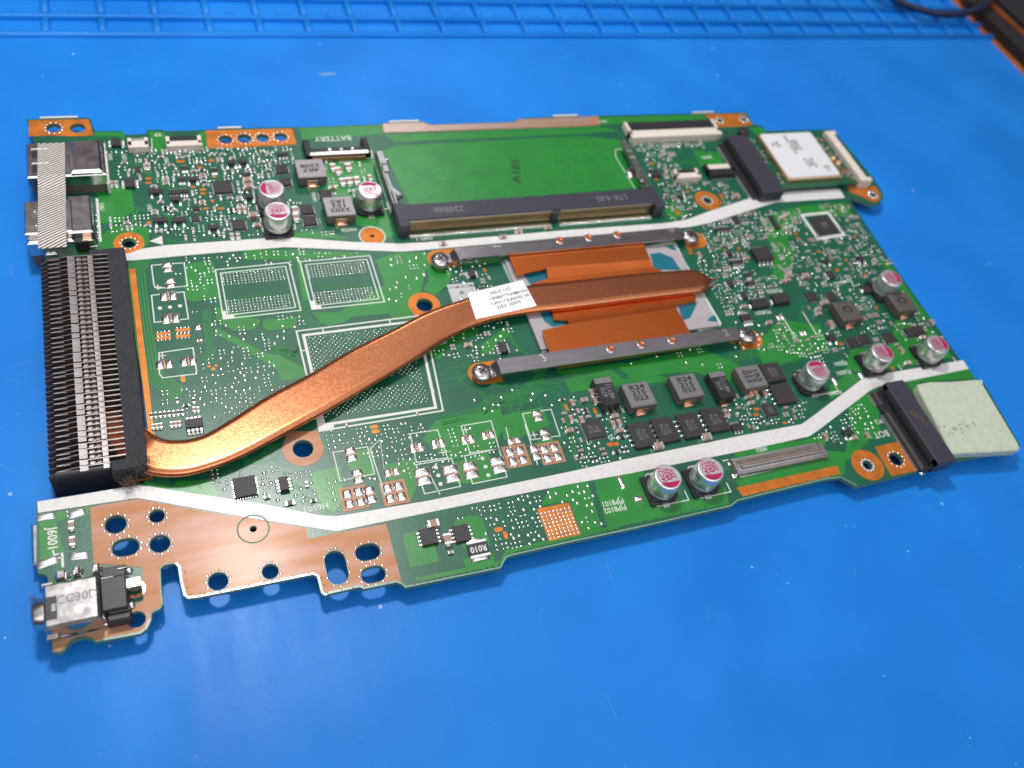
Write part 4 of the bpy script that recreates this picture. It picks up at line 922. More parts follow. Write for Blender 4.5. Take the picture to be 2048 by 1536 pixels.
# --- areas that other things will cover
for (x0, x1, y0, y1) in ((47.5, 122, 60.8, 70), (47.5, 51.8, 60, 90.5), (117.5, 123, 60, 90), (51, 118, 70, 98.5), (-28.5, -9.8, 7, 61.5), (-31, -12, 81, 95), (-31, -15.5, 64, 78), (122, 156, 91, 99.5), (148, 195, 62, 90), (147, 163, -26, -1), (160, 185, -26, -1.5), (68, 123, 19.5, 54.5), (30, 48, 92.0, 99.5)): mark(x0, x1, y0, y1)
fp = [(296, 860), (350, 870), (410, 862), (478, 830), (645, 730), (800, 645), (861, 614), (921, 594), (1056, 565), (1056, 640), (1000, 660), (905, 700), (815, 745), (645, 850), (563, 895), (481, 935), (400, 958), (300, 968)]
pipe_poly = P(fp)

# --- scatter of small parts in the crowded places
def small_pad(x, y, w_, d_): PADS.blob(x, y, w_, d_, .16 + .1 * rnd.random(), 'solder', .03, 0, 8, .6)
def scatter(px, n, wt, seed=1, align=0.55):
    poly = P(px); xs = [p[0] for p in poly]; ys = [p[1] for p in poly]; r = random.Random(seed)
    kinds = list(wt); ww = [wt[k] for k in kinds]; done = 0; tries = 0
    while done < n and tries < n * 14:
        tries += 1
        k = r.choices(kinds, ww)[0]; x = round(r.uniform(min(xs), max(xs)) / .3) * .3; y = round(r.uniform(min(ys), max(ys)) / .3) * .3
        if not inpoly(x, y, poly): continue
        vert = r.random() < align; rep = r.choice((1, 1, 1, 2, 2, 3, 4)) if k in 'cr' or k in ('ct', 'p') else 1
        for q in range(rep):
            L, W_ = {'c': (1.6, .7), 'ct': (1.6, .7), 'C': (2.2, 1.1), 'CC': (2.9, 1.6), 'r': (1.6, .7), 'R': (2.3, 1.1), 'p': (1.5, .6), 'v': (.85, .85), 'V': (1.5, 1.3), 'd': (.4, .4)}[k]
            if vert: w_, d_ = W_, L
            else: w_, d_ = L, W_
            xx, yy = (x + q * .9, y) if vert else (x, y + q * .9)
            if not free(xx - w_ / 2, xx + w_ / 2, yy - d_ / 2, yy + d_ / 2) or not inpoly(xx, yy, outline): break
            mark(xx - w_ / 2, xx + w_ / 2, yy - d_ / 2, yy + d_ / 2, .02); done += 1
            if k in PN: put(k, xx, yy, math.radians(90) if vert else 0)
            elif k == 'p':
                for sg in (-1, 1): small_pad(xx + (0 if vert else sg * .47), yy + (sg * .47 if vert else 0), .52, .52)
            elif k == 'v': PADS.dome(xx, yy, .42, .42, .24, 'solder', .03)
            elif k == 'V': small_pad(xx, yy, 1.1, 1.0)
            elif k == 'd': PADS.dome(xx, yy, .16, .16, .05, 'pour', .03, 6)
mix1 = dict(c=5, ct=3, r=3, p=7, v=2, C=.5)
scatter([(330, 300), (520, 296), (600, 300), (606, 330), (520, 360), (480, 470), (380, 478), (330, 470), (298, 420), (345, 370), (300, 330)], 330, mix1, 3)
scatter([(216, 300), (330, 300), (345, 345), (350, 370), (300, 380), (270, 372), (215, 378)], 42, dict(c=3, p=5, v=2, ct=2), 4)
scatter([(205, 440), (300, 430), (345, 465), (300, 470), (215, 470)], 22, dict(p=5, v=2, c=3), 5)
scatter([(480, 380), (520, 400), (590, 400), (640, 440), (660, 470), (560, 468), (490, 480)], 40, mix1, 6)
scatter([(590, 320), (680, 316), (740, 330), (720, 380), (650, 400), (560, 350)], 30, dict(p=4, C=1, c=3, v=1), 7)
scatter([(1262, 285), (1440, 278), (1450, 292), (1272, 302)], 60, dict(p=6, c=3, v=1), 8)
scatter([(1280, 300), (1335, 300), (1350, 370), (1400, 372), (1390, 430), (1330, 450), (1330, 390), (1300, 340)], 80, mix1, 9)
scatter([(1400, 365), (1480, 368), (1500, 395), (1430, 425), (1440, 390)], 22, mix1, 10)
scatter([(1405, 455), (1480, 430), (1500, 460), (1490, 540), (1560, 560), (1510, 620), (1420, 640), (1405, 580), (1425, 540)], 240, mix1, 11)
scatter([(1490, 425), (1600, 420), (1600, 460), (1530, 480), (1500, 450)], 50, mix1, 12)
scatter([(1550, 490), (1640, 470), (1720, 440), (1770, 530), (1740, 560), (1700, 590), (1600, 580), (1560, 560)], 150, mix1, 13)
scatter([(1620, 405), (1690, 405), (1730, 465), (1690, 480), (1690, 440)], 40, mix1, 14)
scatter([(1540, 640), (1560, 625), (1590, 680), (1640, 660), (1670, 700), (1640, 725), (1560, 700)], 60, dict(p=6, v=3, c=2), 15)
scatter([(1640, 590), (1760, 580), (1860, 640), (1870, 670), (1760, 700), (1680, 700)], 64, mix1, 16)
scatter([(1385, 500), (1410, 520), (1440, 600), (1450, 640), (1430, 640)], 26, dict(v=4, p=3), 17)
scatter([(1120, 800), (1200, 790), (1260, 820), (1265, 900), (1230, 925), (1155, 935), (1125, 880)], 150, mix1, 18)
scatter([(1440, 800), (1500, 780), (1620, 790), (1600, 835), (1500, 860), (1460, 840)], 90, mix1, 19)
scatter([(1225, 800), (1260, 800), (1250, 840), (1225, 830)], 8, dict(c=2, p=3), 20)
scatter([(425, 705), (470, 690), (540, 720), (560, 780), (500, 830), (440, 850), (400, 800), (390, 740)], 190, dict(p=8, v=4, d=3), 21)
scatter([(290, 770), (380, 780), (400, 830), (380, 860), (310, 860)], 36, dict(p=6, d=3, r=1), 22)
scatter([(640, 870), (740, 855), (850, 840), (870, 860), (770, 930), (700, 905), (645, 905)], 90, dict(p=8, v=3, d=2), 23)
scatter([(760, 880), (850, 870), (910, 880), (940, 850), (1000, 890), (1010, 920), (900, 930), (820, 960), (770, 960)], 70, dict(p=8, v=3), 24)
scatter([(650, 960), (770, 950), (800, 1000), (740, 1020), (680, 1025)], 36, dict(p=6, v=4), 25)
scatter([(420, 960), (560, 940), (620, 960), (640, 1010), (560, 1005), (460, 990)], 60, dict(p=6, v=3, c=1, r=1), 26)
scatter([(930, 1010), (1060, 980), (1080, 1000), (1095, 1080), (1000, 1100), (960, 1090), (975, 1040)], 150, dict(p=6, v=4, d=1), 27)
scatter([(1090, 985), (1180, 965), (1205, 1055), (1170, 1065)], 22, dict(v=6, p=2), 28)
scatter([(830, 1040), (920, 1020), (930, 1050), (900, 1110), (850, 1045)], 26, dict(p=3, c=1, d=3), 29)
scatter([(830, 1090), (900, 1080), (920, 1120), (840, 1150)], 26, dict(d=5), 30)
scatter([(860, 520), (1005, 520), (1040, 620), (1060, 700), (1000, 720), (900, 720), (850, 700), (950, 650), (900, 560)], 130, dict(p=6, v=5, d=2, c=1), 31)
scatter([(330, 520), (440, 510), (590, 505), (740, 505), (700, 520), (440, 535), (420, 600), (385, 590)], 60, dict(p=8, v=2, d=1), 32)
scatter([(380, 600), (430, 600), (440, 650), (520, 640), (600, 630), (610, 650), (540, 700), (440, 700), (400, 720)], 60, dict(p=4, v=3, d=4), 33)
scatter([(770, 520), (860, 500), (840, 600), (800, 640), (780, 620)], 22, dict(v=6, p=1), 34)
scatter([(895, 750), (960, 790), (1060, 760), (1130, 790), (1100, 820), (980, 830), (900, 800)], 26, dict(v=5, d=5), 35)
scatter([(820, 475), (1150, 447), (1330, 432), (1340, 440), (1150, 456), (825, 482)], 40, dict(p=3, v=1, c=1), 36)
scatter([(1600, 870), (1740, 790), (1755, 840), (1740, 880), (1690, 890), (1640, 880)], 30, dict(p=4, C=1, v=2), 37)
scatter([(1440, 640), (1530, 650), (1520, 700), (1440, 700)], 12, dict(v=3, p=1), 38)
scatter([(1450, 770), (1640, 730), (1660, 760), (1600, 800), (1450, 800)], 30, mix1, 39)
scatter([(130, 1030), (178, 1022), (184, 1120), (150, 1120)], 30, dict(d=8, p=2), 40)
scatter([(1170, 720), (1400, 690), (1500, 720), (1440, 740)], 14, dict(v=4, p=2), 41)
scatter([(1440, 870), (1500, 850), (1600, 840), (1560, 850)], 24, dict(p=5, v=2), 42)
scatter([(1520, 420), (1720, 410), (1900, 700), (1700, 740), (1560, 720), (1400, 640), (1400, 460)], 24, mix1, 43)
for q in range(4):                                         # the left column of vias by the memory chips
    pass
build('solder_pads', PADS, mbd, kind='stuff')
if surplus:
    b = MB()
    for kind, x, y, rz in surplus:
        L, W_, h, body = {'c': (1.15, .6, .55, 'greyc'), 'ct': (1.15, .6, .55, 'tan'), 'C': (1.7, .95, .85, 'tan'), 'CC': (2.2, 1.45, 1.2, 'tan'), 'r': (1.1, .58, .36, 'black'), 'R': (1.7, .9, .45, 'black')}[kind]
        if rz: L, W_ = W_, L
        if rz:
            b.box(x - L / 2, x + L / 2, y - W_ * .28, y + W_ * .28, .05, h, body)
            for sg in (-1, 1): b.box(x - L / 2, x + L / 2, y + sg * W_ * .39 - W_ * .11, y + sg * W_ * .39 + W_ * .11, .05, h + .02, 'tin', .04)
        else:
            b.box(x - L * .28, x + L * .28, y - W_ / 2, y + W_ / 2, .05, h, body)
            for sg in (-1, 1): b.box(x + sg * L * .39 - L * .11, x + sg * L * .39 + L * .11, y - W_ / 2, y + W_ / 2, .05, h + .02, 'tin', .04)
    build('chip_parts', b, mbd, kind='stuff')

# random fine routing between everything
r = random.Random(5)
bx = [p[0] for p in outline]; by = [p[1] for p in outline]
nb = 0
for t in range(2600):
    if nb > 300: break
    x, y = r.uniform(min(bx), max(bx)), r.uniform(min(by), max(by)); n = r.choice((1, 1, 2, 3, 4)); d = r.choice(((1, 0), (0, 1), (-1, 0), (0, -1)))
    pts = [(x, y)]; cx, cy = x, y
    for s_ in range(3):
        L = r.uniform(1.5, 6); dd = d if s_ % 2 == 0 else (d[0] * .7 + (d[1] * .7) * k45, d[1] * .7 + (d[0] * .7) * k45)
        if s_ == 0: k45 = r.choice((-1, 1))
        cx += dd[0] * L; cy += dd[1] * L; pts.append((cx, cy))
    ok = all(inpoly(px, py, outline) for px, py in pts)
    if ok:
        for i in range(len(pts) - 1):
            for q in range(9):
                px = pts[i][0] + (pts[i + 1][0] - pts[i][0]) * q / 8; py = pts[i][1] + (pts[i + 1][1] - pts[i][1]) * q / 8
                if (int(px * 4), int(py * 4)) in occ: ok = False; break
            if not ok: break
    if ok: bundle(pts, n, .38, .13, .043 + .0003 * (nb % 5), mm=True); nb += 1
rq = random.Random(21)
for i in range(300):
    x = rq.uniform(54, 114); y = rq.choice((94.5, 91.5, 88, 85.5, 83, 80, 77.5, 75, 72.5)) + rq.uniform(-.5, .5); L = rq.uniform(.5, 2.0)
    tb_.strip([(x, y), (x + L, y), (x + L + .5, y - .5)] if rq.random() < .5 else [(x, y), (x + L, y)], rq.choice((.12, .16, .3)), .047 + .0002 * (i % 9), 'faint')
for i in range(130):
    x = rq.uniform(56, 112); y = rq.gauss(80, 5.5); tb_.strip([(x, y), (x + .5, y + rq.uniform(-.6, .6))], rq.uniform(.3, .7), .049, 'faint')
build('copper_traces', tb_, mbd, kind='stuff')

# ================================================================ CONNECTORS ON THE BOARD
def part(name, b, label=None): return build(name, b, mbd, label=label)
# --- memory socket
b = MB()
X0, X1 = 48.4, 120.6
b.box(X0 + .2, X1 - .2, 63.6, 68.8, 3.0, 4.0, 'socket', .12); b.box(X0 + 2.2, X1 - 2.2, 64.6, 68.2, .2, 3.05, 'socket')
b.box(X0, X0 + 2.6, 61.8, 69.6, .1, 3.9, 'socket', .15); b.box(X1 - 2.6, X1, 61.8, 69.6, .1, 3.9, 'socket', .15)
b.box(88.6, 90.4, 62.6, 64.4, .3, 3.6, 'socket', .1)
sod = part('memory_socket', b, 'long black memory module socket with metal latches')
b = MB(); b.box(X0 + 2.7, 88.5, 63.9, 64.5, .4, 3.1, 'brown'); b.box(90.5, X1 - 2.7, 63.9, 64.5, .4, 3.1, 'brown'); link('contact_wall', b.mesh('contact_wall'), sod, direct=True)
b = MB(); x = X0 + 3.0
while x < X1 - 3.0:
    if not 88.4 < x < 90.6:
        b.box(x - .12, x + .12, 63.2, 63.9, .3, 3.5, 'gold', .05); b.blob(x, 62.2, .3, 1.8, .3, 'solder', .05, 0, 6); b.box(x - .13, x + .13, 63.25, 64.3, 3.35, 3.6, 'tin')
    x += .5
link('contact_pins', b.mesh('contact_pins'), sod, kind='stuff', direct=True)
for xs, sg in ((X0 + 1.3, 1), (X1 - 1.3, -1)):
    b = MB()
    b.box(xs - 1.0 * 1, xs - .55, 69.5, 88.5, .6, 3.6, 'latch', .1) if sg > 0 else b.box(xs + .55, xs + 1.0, 69.5, 88.5, .6, 3.6, 'latch', .1)
    b.box(xs - .9, xs + .9, 84.0, 88.6, 3.4, 3.75, 'latch', .12); b.box(xs - .8, xs + .9, 81.2, 83.4, 3.0, 3.9, 'latch', .3)
    b.box(xs - .5, xs + .6, 73.5, 81, 2.7, 3.3, 'latch', .25, rot=.04 * sg); b.box(xs - .3, xs + 1.5 if sg > 0 else xs + .6, 72.2, 76.5, 2.2, 3.4, 'latch', .4, rot=.5 * sg)
    b.blob(xs + sg * 1.4, 79.0 if sg < 0 else 86.0, 1.3, 1.0, .9, 'solder', 2.6 if sg > 0 else .1); b.box(xs - .35, xs + .35, 69.5, 74, 1.0, 3.5, 'latch', .15)
    link('metal_latch', b.mesh('metal_latch'), sod, direct=True)
b = MB(); x, y = at(1262, 345, .2); b.blob(x, y, 2.8, 4.2, .8, 'solder', .1, -.2); b.blob(x + 1, y + 1.6, 1.6, 1.6, .9, 'solder', .1); link('latch_solder', b.mesh('latch_solder'), sod, direct=True)
text('22086b', 61.7, 66.2, 4.004, 2.1, 180, 'greyink', sod, .0, direct=True, sx=1.1); text('LTK 4.0S', 106.5, 66.2, 4.004, 2.1, 180, 'greyink', sod, .0, direct=True)
# marking written by hand on the board inside the socket
x, y = at(1033, 342); text('A185', x, y, .075, 2.6, 74, 'ink', mbd, .0, name='handwritten_mark', sx=1.5)

# --- flat cable connectors
def ffc(u0, v0, u1, v1, d_, h, name='flat_cable_connector', flap='black', label=None, pins=20, dark=.45, body='ivory'):
    """back corners in the photo, depth d_"""
    xa, ya = at(u0, v0, h); xb, yb = at(u1, v1, h); y = (ya + yb) / 2
    b = MB(); b.box(xa, xb, y - d_, y - d_ * dark, .1, h, body, .12); b.box(xa, xa + .9, y - d_ * .8, y, .1, h, body, .1); b.box(xb - .9, xb, y - d_ * .8, y, .1, h, body, .1); b.box(xa + .9, xb - .9, y - d_ * dark, y - .3, .1, h * .5, body)
    o = part(name, b, label); mark(xa, xb, y - d_ - .8, y + .3)
    c = MB(); c.box(xa + .95, xb - .95, y - d_ * dark + .02, y - .1, h * .55, h * .93, flap, .06); link('locking_flap', c.mesh('locking_flap'), o, direct=True)
    c = MB()
    for i in range(pins): x = xa + 1.2 + (xb - xa - 2.4) * i / (pins - 1); c.box(x - .1, x + .1, y - d_ - .8, y - d_ + .02, .05, .28, 'tin', .03)
    link('contact_pins', c.mesh('contact_pins'), o, kind='stuff', direct=True)
    return o
ffc(1247, 243, 1426, 238, 6.9, 2.2, label='wide white flat cable connector with black flap near the far edge', pins=50, dark=.56)
ffc(330, 272, 401, 270, 3.6, 1.8, flap='black', label='cream flat cable connector beside the copper pad', pins=14, dark=.5)
ffc(254, 276, 295, 273.5, 3.4, 1.8, flap='tin', label='small white connector at the board notch', pins=5, dark=.35)
ffc(1346, 338, 1394, 336.5, 3.6, 1.8, label='short white flat cable connector', pins=12)
ffc(1408, 328, 1462, 326, 4.4, 1.7, flap='ivory', label='dark connector with raised cream flap', pins=10, body='black')
# tall slim ivory connector at the right end (runs away from the viewer)
xa, ya = at(1652, 262, 3); xb, yb = at(1720, 362, 3)
b = MB(); b.box(xa - .2, xa + 2.4, yb + .2, ya - .2, .1, 3.0, 'ivory', .25); b.box(xa - .6, xa + 3.4, ya - 1.4, ya, .1, 3.1, 'ivory', .2); b.box(xa - .6, xa + 3.6, yb, yb + 1.5, .1, 3.1, 'ivory', .2)
o = part('flat_cable_connector', b, 'long ivory connector standing along the right edge of the board')
b = MB(); b.box(xa + 2.42, xa + 3.3, yb + 1.5, ya - 1.4, .2, 2.5, 'black', .1); link('locking_flap', b.mesh('locking_flap'), o, direct=True); mark(xa - 1, xa + 4, yb - .5, ya + .5)

# --- battery connector
xa, ya = at(611, 300, 1.8); xb, yb = at(738, 296, 1.8); yb = ya = (ya + yb) / 2
b = MB(); b.box(xa, xb, ya - 1.8, ya + .9, .1, 1.6, 'black', .15); b.box(xa - .2, xa + 1.3, ya - 1.8, ya + 4.0, .1, 1.9, 'black', .2); b.box(xb - 1.3, xb + .2, ya - 1.8, ya + 4.0, .1, 1.9, 'black', .2); b.box(xa + 1.3, xb - 1.3, ya - 2.6, ya - 1.8, .1, 1.2, 'brown')
o = part('battery_connector', b, 'black battery connector with a metal bar'); mark(xa - .4, xb + .4, ya - 3.6, ya + 4)
b = MB(); b.box(xa + .7, xb - .4, ya - 1.9, ya - .9, 1.6, 2.0, 'nickel', .2); link('metal_bar', b.mesh('metal_bar'), o, direct=True)
for t in (.38, .56, .74):
    b = MB(); x = xa + (xb - xa) * t; b.blob(x, ya + .2, 1.3, .9, .4, 'solder', 1.5); link('contact_tab', b.mesh('contact_tab'), o, direct=True)

# --- display connector at the front
xa, ya = at(1458, 918, 1.4); xb, yb = at(1640, 885, 1.4)
x0, y0 = at(1462, 922, 1.4); x1, y1 = at(1478, 948, 1.4); x2, y2 = at(1655, 905, 1.4)
b = MB(); yt = at(1470, 917, 1.4)[1]; yb_ = at(1485, 948, 1.4)[1]
b.box(x0, x2, yb_, yt, .1, 1.1, 'nickel', .12); b.box(x0 + 1.4, x2 - 1.2, yb_ + 1.0, yb_ + 1.9, 1.05, 1.75, 'solder', .3); b.box(x0 + .2, x2 - .8, yb_ + 2.0, yb_ + 2.2, 1.0, 1.35, 'gold'); b.box(x0 + 1.0, x2 - 2.6, yb_ + 2.5, yt - .5, 1.05, 1.14, 'ferside'); b.box(x0 + .1, x0 + 1.2, yb_ - .1, yt + .2, 1.0, 1.4, 'nickel', .15); b.box(x2 - 1.2, x2 + .1, yb_ + .3, yt, 1.0, 1.3, 'nickel', .15)
o = part('display_connector', b, 'long metal display connector near the front edge'); mark(x0 - .8, x2 + .8, yb_ - .6, yt + .8)
b = MB(); n = 40
for i in range(n): x = x0 + 1 + (x2 - x0 - 2) * i / (n - 1); b.box(x - .12, x + .12, yt - .05, yt + .5, .05, .5, 'tin')
link('contact_pins', b.mesh('contact_pins'), o, kind='stuff', direct=True)
b = MB(); b.blob(x0 - .3, yb_ + .4, 1.6, 1.4, .6, 'solder'); b.blob(x2 + .4, yb_ + .8, 1.4, 1.0, .6, 'solder'); b.blob(x0 - .1, yt - .6, 1.0, 1.0, .6, 'solder'); link('solder_anchor', b.mesh('solder_anchor'), o, direct=True)

# --- M.2 storage socket
b = MB(); b.box(152.4, 157.9, -24.6, -1.9, 2.3, 3.9, 'socket', .15); b.box(149.8, 156.6, -24.4, -2.1, .1, 1.1, 'black', .08); b.box(152.4, 157.9, -24.8, -23.2, .1, 3.8, 'socket', .1); b.box(152.4, 157.9, -3.3, -1.7, .1, 3.8, 'socket', .1); b.box(152.2, 154.6, -23.3, -3.3, 1.0, 2.4, 'black')
o = part('card_socket', b, 'black card socket beside the pale thermal pad'); mark(148, 158, -25, -1.5)
b = MB(); y = -23.6
while y < -2.6:
    if not -8.2 < y < -6.0: b.box(149.0, 150.0, y - .12, y + .12, .05, .4, 'tin', .05); b.box(150.0, 150.9, y - .06, y + .06, 1.0, 1.12, 'tin')
    y += .5
link('contact_pins', b.mesh('contact_pins'), o, kind='stuff', direct=True)
text('172401', 155.4, -12.5, 3.905, 1.5, 120, 'brown', o, .03, direct=True); b = MB(); b.blob(150.2, -24.6, 1.4, .9, .5, 'solder'); link('solder_anchor', b.mesh('solder_anchor'), o, direct=True)

# --- socket of the wireless card
b = MB(); b.box(154.0, 160.9, 65.2, 88.3, 2.4, 3.6, 'socket', .15); b.box(152.2, 158, 65.4, 88.0, .1, 1.1, 'black', .08); b.box(153.6, 156.0, 66, 88.0, 1.0, 2.5, 'black'); b.box(153.8, 160.9, 64.4, 66.2, .1, 3.5, 'socket', .1); b.box(153.8, 160.9, 87.2, 88.8, .1, 3.5, 'socket', .1)
o = part('card_socket', b, 'black card socket holding the wireless card'); mark(150, 163, 64, 89)
b = MB(); y = 66.4
while y < 87.6: b.box(151.2, 152.3, y - .12, y + .12, .05, .4, 'tin', .05); y += .5
link('contact_pins', b.mesh('contact_pins'), o, kind='stuff', direct=True)
# black post beside it
x, y = at(1488, 262, 1.5); b = MB(); b.lathe(x, y, [(1.6, .1), (1.6, 1.5), (1.2, 2.0)], 'black', 20); part('black_post', b)

# --- USB port
b = MB(); b.box(-29.3, -13.6, 82.9, 94.1, 2.6, 5.6, 'nickel', .3); b.box(-20.6, -14.2, 83.0, 93.6, 5.3, 6.5, 'nickel', .55); b.box(-28.8, -14.0, 83.3, 93.9, -3.6, 2.7, 'ferside'); b.box(-13.9, -13.3, 82.5, 93.8, .1, 3.0, 'silk')
o = part('usb_port', b, 'silver USB port under fabric tape')
for y0 in (84.3, 89.0):
    b = MB(); b.box(-28.2, -25.0, y0, y0 + 2.6, 5.58, 5.64, 'black'); b.box(-28.3, -24.8, y0 + 2.7, y0 + 3.0, 5.6, 5.9, 'nickel', .1); b.box(-27.0, -24.8, y0 + .4, y0 + 1.6, 5.5, 5.8, 'nickel', .1, rot=.25); link('spring_tab', b.mesh('spring_tab'), o, direct=True)
b = MB(); x, y = at(197, 362, .2); b.blob(x, y, 2.6, 1.2, .5, 'solder'); b.blob(-22, 94.6, 2.5, .8, .6, 'solder'); link('solder_anchor', b.mesh('solder_anchor'), o, direct=True)
mark(-30, -13, 82, 95)
# --- HDMI port
b = MB(); b.box(-30.2, -21.0, 66.6, 76.4, 2.4, 4.9, 'nickel', .3); b.box(-30.0, -21.2, 65.0, 66.6, .0, 3.9, 'nickel', .5); b.box(-22.0, -17.3, 66.4, 77.6, .8, 4.7, 'nickel', .35); b.box(-29.9, -21.2, 65.6, 76.2, -3.6, 2.5, 'ferside')
b.box(-21.2, -18.6, 64.9, 66.4, .1, 3.2, 'black', .1); b.box(-19.8, -17.6, 65.2, 66.6, 1.6, 3.4, 'sheen', .3); b.box(-17.9, -17.1, 66.6, 69, .4, 4.0, 'socket', .2)
o = part('hdmi_port', b, 'silver HDMI port under fabric tape')
b = MB(); b.blob(*at(185, 492, .2), 2.8, 1.0, .5, 'solder'); b.blob(*at(103, 508, .2), 2.8, 1.1, .6, 'solder'); b.blob(*at(132, 492, .2), 1.2, 1.6, .9, 'solder'); b.blob(-28.2, 73.0, .7, .5, .25, 'solder', 4.88); b.blob(-28.0, 68.8, .7, .5, .25, 'solder', 4.88)
for i in range(5): b.blob(-16.9, 68.6 + 1.8 * i, .7, .6, .3, 'solder')
link('solder_anchor', b.mesh('solder_anchor'), o, direct=True); mark(-31, -16, 64, 78)
# --- USB-C port under the board's left edge
xa, ya = at(66, 1052, -1); xb, yb = at(68, 1133, -1)
b = MB(); b.box(xa - .2, xa + 1.2, yb, ya, -3.2, -.1, 'nickel', .4, bottom=True); b.box(xa + 1.0, xa + 7, yb + .3, ya - .3, -3.1, -1.02, 'nickel', bottom=True); o = part('usb_c_port', b, 'metal mouth of a USB-C port at the left edge')
for u, v, w_, d_, r_ in ((91, 1034, 3.2, 1.5, 0), (153, 1027, 3.0, 1.7, .15), (95, 1125, 3.4, 1.7, .2), (158, 1112, 3.2, 1.7, -.1)):
    b = MB(); b.blob(0, 0, w_, d_, .35, 'tin', .04, 0, 16, .5); x, y = at(u, v); q = link('solder_anchor', b.mesh('solder_anchor'), mbd, loc=(x, y, 0), rz=r_)

# --- audio jack
Z = 4.4
b = MB(); b.box(-29.2, -20.9, -19.6, -11.9, .3, Z, 'nickel', .5)
b.box(-29.5, -27.6, -20.1, -19.5, .2, 1.0, 'nickel', .15); b.box(-29.5, -27.6, -12.1, -11.4, .4, 3.8, 'nickel', .15)
o = part('audio_jack', b, 'silver headphone jack marked CC30D at the lower left corner')
b = MB(); b.lathe(-15.9, 1.6, [(2.6, -29.1), (2.6, -30.6), (2.3, -31.0), (1.7, -31.0), (1.7, -29.2)], 'nickel', 28, 'x'); link('jack_barrel', b.mesh('jack_barrel'), o, direct=True)
b = MB(); b.box(-28.9, -27.1, -18.3, -14.2, Z - .6, Z + .02, 'black', .1); b.box(-28.0, -27.3, -16.9, -15.6, Z, Z + .12, 'nickel', .04); link('contact_window', b.mesh('contact_window'), o, direct=True)
b = MB(); b.box(-20.8, -16.9, -18.4, -12.6, .2, Z - .5, 'black', .2); b.box(-20.6, -16.9, -12.4, -10.4, .2, Z - 1.4, 'black', .2); b.box(-20.4, -16.6, -19.9, -18.4, .2, 2.6, 'black', .3); link('plastic_body', b.mesh('plastic_body'), o, direct=True)
for a_ in ((-20.0, -16.8, -18.55, -18.38, 2.4, 2.9), (-17.4, -14.7, -14.9, -13.2, 1.6, 3.2), (-20.7, -18.8, -12.55, -12.35, 2.5, 3.5), (-18.2, -16.7, -11.2, -11.0, 2.6, 3.2), (-17.9, -16.8, -12.9, -12.6, 3.2, 3.6)):
    b = MB(); b.box(*a_, 'nickel', .06); link('contact_spring', b.mesh('contact_spring'), o, direct=True)
for u, v, w_, d_ in ((126, 1153, 2.6, 1.5), (157, 1145, 1.8, 1.4), (195, 1140, 2.0, 1.3), (128, 1268, 2.9, 1.3), (165, 1258, 2.2, 1.5), (208, 1246, 2.6, 1.5), (262, 1211, 1.4, 1.6), (257, 1142, 1.5, 1.5), (253, 1158, .9, .9)):
    b = MB(); b.blob(0, 0, w_, d_, .5, 'solder', .03, 0, 14, .7); x, y = at(u, v); 
    if v != 1211 and v < 1142 or v in (1153, 1145): b.box(-w_ * .3, w_ * .3, -1.4, .3, .3, 2.2, 'nickel', .3)
    elif v > 1240: b.box(-w_ * .3, w_ * .3, -.4, 1.4, .3, 2.0, 'nickel', .3)
    link('solder_leg', b.mesh('solder_leg'), o, loc=(x, y, 0), direct=True)
b = MB(); b.prism([circ(0, 0, 1.7), circ(0, 0, 1.1)], 0, .07, 'sheen'); x, y = at(270, 1178); link('tinned_ring', b.mesh('tinned_ring'), mbd, loc=(x, y, .0))
text('CC30D', -24.2, -15.2, Z + .006, 1.7, 0, 'greyink', o, .0, direct=True)

# --- processor
b = MB(); b.box(71.9, 119.7, 23.3, 51.0, .25, .95, 'cpu', .05)
o = part('processor', b, 'processor package with teal substrate under the copper heat sink')
def tq(px, z=.955): return P(px, z)
for k, px in enumerate(([(1300, 508), (1320, 505), (1345, 515), (1362, 540), (1308, 540)], [(1330, 492), (1346, 490), (1354, 501), (1344, 500)], [(1357, 614), (1384, 607), (1396, 604), (1380, 636), (1365, 641)], [(1420, 634), (1430, 630), (1436, 644), (1415, 642)], [(1046, 548), (1094, 540), (1098, 560), (1060, 568)], [(1078, 620), (1103, 622), (1108, 638), (1134, 637), (1142, 648), (1105, 654), (1088, 642)])):
    c = MB(); c.prism(tq(px), .93, .965 + k * .001, 'teal'); link('substrate_window', c.mesh('substrate_window'), o, direct=True)
b = MB()
for px in ([(1002, 524), (1015, 520), (1052, 600), (1038, 602)], [(1052, 628), (1066, 626), (1101, 702), (1084, 706)]): b.prism(P(px, .3), .05, .32, 'frost')
part('clear_frame', b)
b = MB(); b.strip(P([(1290, 495), (1340, 485), (1350, 487), (1366, 520), (1440, 646), (1438, 652), (1395, 660)], .3), .7, .3, 'silkt', th=.3); part('printed_frame', b)
b = MB(); x, y = at(1416, 651, .3); b.box(x - 1.6, x + 1.6, y - .5, y + .5, .05, .5, 'tin', .1); part('metal_clip', b)
# board label with code (the code itself left out)
x0, y0 = at(893, 570, .1); x1, y1 = at(947, 566, .1)
b = MB(); b.box(x0, x1, y0 - 9.5, y0, .05, .12, 'label2'); lb = part('board_label', b); text('LC31NMNC1EMBR', (x0 + x1) / 2, y0 - 1.0, .124, .85, 0, 'ink', lb, .01, direct=True)

